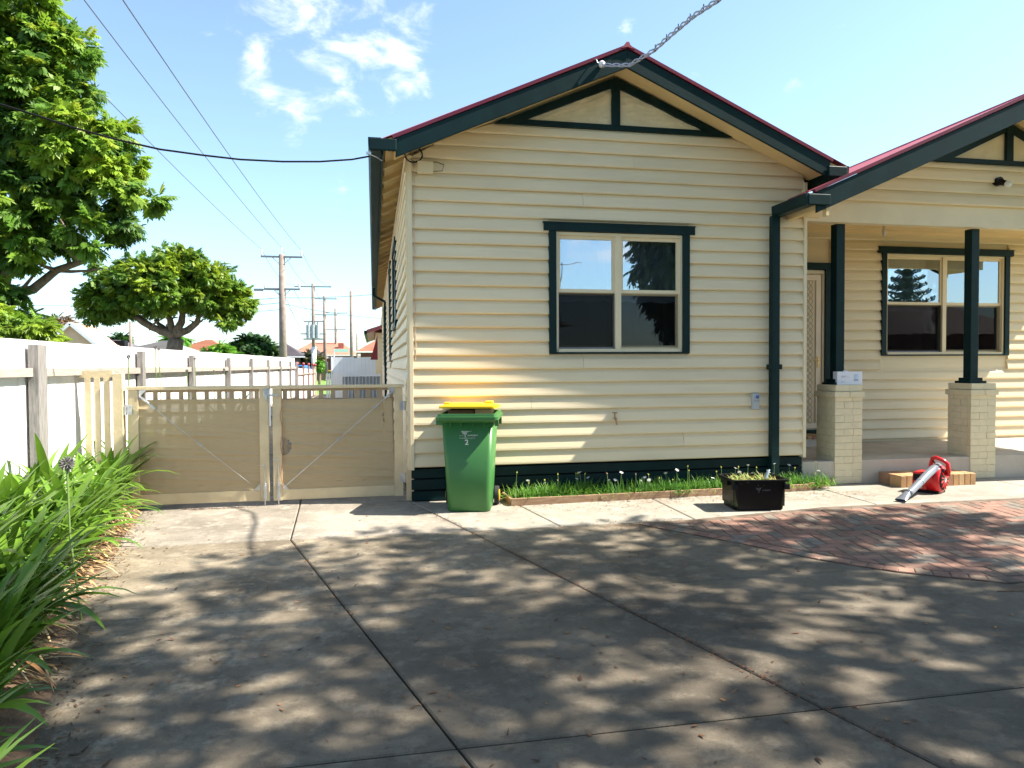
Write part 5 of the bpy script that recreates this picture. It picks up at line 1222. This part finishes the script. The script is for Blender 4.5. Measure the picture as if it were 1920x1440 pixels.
def far_house(label, x0, x1, y0, y1, eave, top, wallm, roofm_, hip=.35, ov=.5, cat='house', axis='x', chim=None, name='house', doors=()):
    t = thing(name, label, cat, ((x0+x1)/2, y0, 0)); obj('wall', MB().box(x0,x1,y0,y1,0,eave), wallm, t)
    a, b, c, d = x0-ov, x1+ov, y0-ov, y1+ov
    if axis == 'x': h = (b-a)*hip; r0, r1 = (a+h,(c+d)/2), (b-h,(c+d)/2)
    else: h = (d-c)*hip; r0, r1 = ((a+b)/2,c+h), ((a+b)/2,d-h)
    v = [(a,c,eave),(b,c,eave),(b,d,eave),(a,d,eave),(r0[0],r0[1],top),(r1[0],r1[1],top)]
    f = [(0,1,5,4),(1,2,5),(2,3,4,5),(3,0,4)] if axis == 'x' else [(0,1,4),(1,2,5,4),(2,3,5),(3,0,4,5)]
    f.append((3,2,1,0)); ro = obj('roof', MB().add(v, f), roofm_, t)
    # tile courses
    if axis == 'x':
        n = 12; rows_ = MB()
        for i in range(n):
            q = i/n; rows_.add([(a+(r0[0]-a)*q, c+(r0[1]-c)*q-.02, eave+(top-eave)*q+.05),(b+(r1[0]-b)*q, c+(r1[1]-c)*q-.02, eave+(top-eave)*q+.05),(b+(r1[0]-b)*(q+1/n), c+(r1[1]-c)*(q+1/n), eave+(top-eave)*(q+1/n)+.01),(a+(r0[0]-a)*(q+1/n), c+(r0[1]-c)*(q+1/n), eave+(top-eave)*(q+1/n)+.01)], [(0,1,2,3)])
        obj('tile_course', rows_, roofm_, ro, kind='stuff')
    obj('gutter', MB().box(a-.02,b+.02,c-.1,c,eave-.08,eave+.06), white, t)
    for (u0, u1, z0, z1) in doors: w = obj('window', MB().box(u0,u1,y0-.06,y0-.01,z0,z1), white, t); obj('pane', MB().box(u0+.06,u1-.06,y0-.07,y0-.06,z0+.06,z1-.06), mat('far_glass', (.05,.06,.07), .15, .1, 2), w)
    if chim: cx_, cy_, cz = chim; obj('chimney', MB().box(cx_-.35,cx_+.35,cy_-.35,cy_+.35,eave,cz), mat('far_brick', (.30,.10,.07), .85, .15, 3), ro)
    return t
redb = mat('dark_red_brick', (.16,.06,.05), .85, .2, 2); mbrick = mat('mid_brick', (.30,.12,.08), .85, .2, 2)
far_house('orange tiled house with a brick chimney behind the transformer pole', -10.0, -2.2, 92, 104, 2.9, 4.75, redb, tiles('tiles_orange', (.52,.20,.13), (.62,.28,.18)), .28, chim=(-4.1,95,4.55), doors=((-7.5,-5.6,.2,2.1),))
far_house('dark tiled house with brown brick walls left of the nearest power pole', -10.9, -7.2, 74, 82, 2.5, 4.0, mat('brown_brick_far', (.14,.09,.08), .85, .2, 2), tiles('tiles_dark', (.07,.06,.07), (.11,.09,.10)), .5, doors=((-9.6,-8.6,1,2.1),))
far_house('low dark roofed house just behind the dark tiled one', -8.0, -5.6, 84, 88, 2.5, 3.8, MATS['brown_brick_far'], MATS['tiles_dark'], .5)
far_house('small red brick house with a pale gable at the edge of the cream house', -1.2, 3.5, 70, 80, 2.9, 4.4, redb, tiles('tiles_red', (.45,.14,.08), (.55,.22,.14)), .4, doors=((-.6,.5,1,2.2),))
far_house('house with a terracotta tiled roof between the round tree and the shrub', -15.2, -11.2, 58, 66, 2.55, 3.75, mbrick, tiles('tiles_terracotta', (.36,.13,.07), (.48,.20,.11)), .45)
far_house('house with a pale grey tiled roof behind the round tree trunk', -15.4, -12.4, 48, 56, 2.45, 3.3, mbrick, tiles('tiles_grey', (.26,.25,.24), (.34,.33,.32)), .45)
hh = far_house('dark grey roofed house with a boxy cooler on its roof above the fence', -19.2, -15.2, 48, 56, 2.4, 3.35, mbrick, tiles('tiles_charcoal', (.10,.10,.11), (.15,.14,.15)), .4)
obj('roof_cooler', MB().cbox(-16.35,-15.65,49.5,50.2,2.9,3.25,.05), black, hh)
hs_ = far_house('house with a peach tiled roof and a small white gable above the fence at left', -19.5, -14.9, 38, 46, 2.55, 3.6, mbrick, tiles('tiles_peach', (.56,.30,.19), (.66,.40,.27)), .2)
gp0 = at(145,617,38); pgx = gp0.x
obj('gable_face', MB().prism([(pgx-1.15,2.55),(pgx+1.15,2.55),(pgx,3.55)],'y',37.3,37.5), mat('gable_peach', (.72,.50,.33), .7, .05, 3), hs_)
obj('gable_barge', MB().beam((pgx-1.3,37.2,2.45),(pgx,37.2,3.62),.2,.16,(0,0,1)).beam((pgx,37.2,3.62),(pgx+1.3,37.2,2.45),.2,.16,(0,0,1)), white, hs_)
obj('gable_roof', MB().prism([(pgx-1.35,2.48),(pgx,3.66),(pgx+1.35,2.48),(pgx,3.58)][::-1],'y',37.2,40), MATS['tiles_peach'], hs_)
def shrub(name, label, cat, Y, bl_, n, size, m_, seed, base=None):
    c = bl_[0][0]; t = thing(name, label, cat, (c[0], Y, 0)); obj('trunk', MB().tube([(c[0],Y,0),(c[0],Y,c[2])], .12, 8), bark, t); crown('crown', bl_, n, size, m_, t, seed, G1, kind='stuff', shell=.6); return t
dkl = leafmat('dark_leaf', (.018,.055,.014), (.035,.09,.02), .2); mdl = leafmat('bright_leaf', (.08,.22,.02), (.12,.30,.03), .3)
shrub('dark_shrub', 'dense dark green shrub left of the nearest power pole', 'shrub', 45, [B(475,655,45,30), B(455,660,45,18), B(500,658,45,18), B(470,645,45,14), B(490,650,45,14), B(478,675,45,34)], 2600, .42, dkl, 41)
shrub('bright_bush', 'bright green bush under the terracotta roof', 'bush', 35, [B(415,660,35,20,f=.8), B(400,665,35,16), B(432,665,35,14), B(415,680,35,24)], 1400, .25, mdl, 42)
shrub('brown_tree', 'brownish umbrella-shaped tree far behind the peach roof', 'tree', 90, [B(108,604,90,22,f=.4), B(95,610,90,14,f=.5), B(122,612,90,14,f=.4)], 700, .7, leafmat('brown_leaf', (.16,.09,.05), (.24,.14,.08), .2), 43)
shrub('far_conifer', 'small dull green tree behind the charcoal roof', 'tree', 60, [B(225,640,60,12), B(230,632,60,6)], 400, .5, dkl, 44)
shrub('dark_bush', 'dark bushy shrub in front of the orange roofed house', 'shrub', 75, [B(580,672,75,12), B(570,678,75,10), B(597,672,75,7)], 700, .5, leafmat('olive_leaf', (.05,.05,.02), (.09,.10,.03), .2), 45)
shrub('verge_sapling', 'small round sapling on the grass verge beside the white-footed pole', 'tree', 62, [B(599,682,62,5), B(599,688,62,5)], 260, .3, mdl, 46)
pt = thing('palm', 'thin palm stub behind the round tree', 'palm', (-15.9,60,0)); obj('trunk', MB().tube([(-15.3,60,0),(-15.3,60,3.4)], .12, 8), bark, pt); crown('crown', [((-15.3,60,3.8),(.6,.6,.5))], 160, .9, mdl, pt, 47, G1, kind='stuff', droop=.8)
# white metal fence, picket gate and grey sheet at the far end of the side yard
cbm = mat('white_steel', (.72,.76,.80), .45, .04, 2)
t = thing('metal_fence', 'white sheet metal fence across the end of the side yard', 'fence', (-.8, 31, 0))
for i in range(12):
    x = -1.72 + i*.155; obj('fence_sheet', MB().box(x,x+.152,31.0,31.03,.05,1.90 if i != 6 else 1.86), cbm, t)
obj('fence_post', MB().box(-1.76,-1.72,30.97,31.05,0,1.93), cbm, t); obj('gate_latch', MB().box(-.76,-.62,30.9,30.95,.98,1.02), black, t)
t = thing('sheet_panel', 'low grey corrugated metal panel standing before the white metal fence', 'panel', (-.5, 24.5, 0))
m_ = MB(); n_ = 90
for i in range(n_+1): x = -1.02 + 1.25*i/n_; yy = 24.5 + .03*math.sin(i*.75); m_.v += [(x,yy,0),(x,yy,1.16),(x,yy+.01,1.16),(x,yy+.01,0)]
for i in range(n_): a = 4*i; m_.f += [(a,a+4,a+5,a+1),(a+1,a+5,a+6,a+2),(a+3,a+2,a+6,a+7)]
obj('sheet', m_, mat('grey_steel', (.38,.42,.45), .5, .05, 3), t); obj('top_rail', MB().box(-1.06,.25,24.46,24.56,1.16,1.24), cbm, t)
t = thing('picket_gate', 'small white picket fence left of the white metal fence', 'picket fence', (-1.5, 27, 0))
for i in range(9): x = -1.72+.085*i; obj('picket', MB().prism([(x,0),(x+.06,0),(x+.06,1.22),(x+.03,1.27),(x,1.22)],'y',27,27.02), white, t)
obj('rail', MB().box(-1.74,-.95,27.02,27.05,1.0,1.06), white, t)
# street sign, warning sign, far bin and car
t = thing('street_sign', 'green and white street name sign on a leaning white post', 'street sign', (-2.6, 50, 0))
s0 = at(627,657,50); s1 = at(622,700,50); obj('post', MB().tube([(s1.x,50,0),(s0.x,50,s0.z+.1)], .045, 8), white, t)
obj('sign_blade', MB().box(s0.x,s0.x+.95,49.96,50.0,s0.z-.12,s0.z+.10), mat('sign_pale_green', (.45,.68,.62), .5, .04, 3), t)
t = thing('warning_sign', 'small yellow diamond road sign left of the nearest power pole', 'road sign', (-6.5, 48, 0)); w0 = at(512,664,48)
obj('post', MB().tube([(w0.x,48.05,0),(w0.x,48.05,w0.z)], .03, 6), steel, t); obj('sign_face', MB().prism([(w0.x-.32,w0.z),(w0.x,w0.z-.32),(w0.x+.32,w0.z),(w0.x,w0.z+.32)],'y',47.98,48.0), mat('sign_yellow', (.75,.45,.02), .5, .04, 3), t); obj('sign_mark', MB().box(w0.x-.1,w0.x+.1,47.96,47.98,w0.z-.12,w0.z+.12), black, t)
t = thing('wheelie_bin', 'distant green bin with a yellow lid on the verge by the orange roofed house', 'bin', (-4.9, 88, 0))
bx0 = at(621,690,88).x; obj('bin_body', MB().cbox(bx0-.28,bx0+.28,87.7,88.3,0,.95,.05), bgreen, t); obj('bin_lid', MB().cbox(bx0-.32,bx0+.32,87.66,88.34,.95,1.05,.02), byel, t)
car = thing('parked_car', 'blue car parked beyond the low cream fence with red finials', 'car', (-7.4, 58, 0)); carm = mat('car_blue', (.02,.16,.50), .25, .05, 2)
c0 = at(541,680,58).x
obj('body', MB().prism([(c0,.35),(c0+1.75,.35),(c0+1.8,.9),(c0+1.6,1.05),(c0+1.35,1.62),(c0+.4,1.62),(c0+.15,1.05),(c0-.05,.9)],'y',56.6,60.6), carm, car, bevel=.08)
obj('rear_window', MB().prism([(c0+.25,1.12),(c0+1.5,1.12),(c0+1.3,1.54),(c0+.45,1.54)],'y',56.56,56.6), mat('car_glass', (.03,.04,.05), .1, .1, 2), car)
for dx in (.15,1.45): obj('wheel', MB().tube([(c0+dx,57.2,.32),(c0+dx+.2,57.2,.32)], .32, 16), rubber, car)
for dx in (.08,1.5): obj('tail_light', MB().box(c0+dx,c0+dx+.2,56.55,56.6,.75,1.0), mat('tail_red', (.4,.02,.02), .3, .05, 2), car)
# ------------------------------------------------------------------ behind the camera: what shades the drive and shows in the window glass
lm3 = leafmat('shade_leaf', (.025,.06,.014), (.045,.095,.02), .12)
def gb(x, y, z, a, b, c): return ((x, y, z), (a, b, c))
tree('shade_tree', 'big leafy tree beside the driveway that dapples the concrete with shade', 'tree', (8.6,-.6,0), (8.4,-.3,4.2), .30,
     [(6.0,1.8,7.6),(9.4,2.6,7.4),(10.8,1.0,7),(7.0,-2.0,8),(9.2,-.5,9.5),(5.2,-.6,7.6),(11.4,3.8,6.6),(7.6,3.3,7.4)],
     [gb(*b) for b in SHADE],
     19000, .225, lm3, 51, G1, shell=.1, pull=.16, droop=.25)
tree('drooping_tree', 'drooping tree behind the camera, mirrored in the window glass', 'tree', (10.6,-7.5,0), (10.6,-7.5,3.0), .25,
     [(10.2,-7,6.5),(11.5,-7.5,6),(9.8,-8,5.4)], [gb(10.2,-7.5,6.2,1.5,1.5,3.0), gb(10.8,-7.2,4.4,1.5,1.3,2.4), gb(9.8,-7.5,8.6,1.8,1.5,2.0)], 2600, .5, leafmat('pale_leaf', (.09,.13,.06), (.16,.21,.10), .35), 52, G1, droop=.9)
npine = thing('norfolk_pine', 'tiered pine behind the camera, mirrored in the porch window', 'pine tree', (29.9,-16,0)); obj('trunk', MB().tube([(29.9,-16,0),(29.9,-16,7.9)], .22, 10, r1=.04), bark, npine)
pn = MB()
for k in range(13):
    z = 2.2 + k*.43; R = 2.4*(1-k/14)
    for i in range(7):
        a = 6.283*i/7 + k*.45; e = Vector((29.9+R*math.cos(a), -16+R*math.sin(a), z+.25*R)); pn.tube([(29.9,-16,z), Vector((29.9,-16,z)).lerp(e,.5)+Vector((0,0,-.08*R)), e], .05, 5, r1=.02)
        for q in range(5): p = Vector((29.9,-16,z)).lerp(e, .3+.16*q); pn.tube([p, p+Vector((-math.sin(a)*.28,math.cos(a)*.28,.16))], .05, 4); pn.tube([p, p+Vector((math.sin(a)*.28,-math.cos(a)*.28,.16))], .05, 4)
obj('branches', pn, mat('pine_needles', (.03,.07,.03), .8, .2, 4), npine)
bh = far_house('red brick neighbour house behind the camera, mirrored in the porch window', 13.0, 30, -12, -8, 2.8, 4.3, mat('neighbour_brick', (.34,.13,.09), .85, .2, 6), tiles('tiles_brown', (.20,.13,.11), (.27,.18,.15)), .2)
bh2 = far_house('low roofed neighbour house behind the camera, mirrored in the front window', -3.0, 6.5, -17, -9, 2.9, 5.5, MATS['neighbour_brick'], MATS['tiles_brown'], .45)
obj('antenna', MB().tube([(6.9,-10,3),(6.9,-10,5.3)],.02,5).tube([(6.1,-10,5.2),(7.7,-10,5.3)],.012,4).tube([(6.3,-10.2,5.2),(6.3,-9.6,5.2)],.01,4).tube([(7.4,-10.2,5.27),(7.4,-9.6,5.27)],.01,4), steel, bh2)
t = thing('rear_fence', 'weathered paling fence behind the camera, mirrored in the porch window', 'fence', (10, -6, 0)); m_ = MB(); k = 0
for i in range(210): m_.box(-4+i*.15,-4+i*.15+.14,-6.02,-6.0,.03,1.75+rnd.uniform(-.02,.02))
obj('palings', m_, wood_grey, t, kind='stuff'); obj('fence_rail', MB().box(-4,27.4,-6,-5.95,1.3,1.38).box(-4,27.4,-6,-5.95,.4,.48), wood_pink, t)
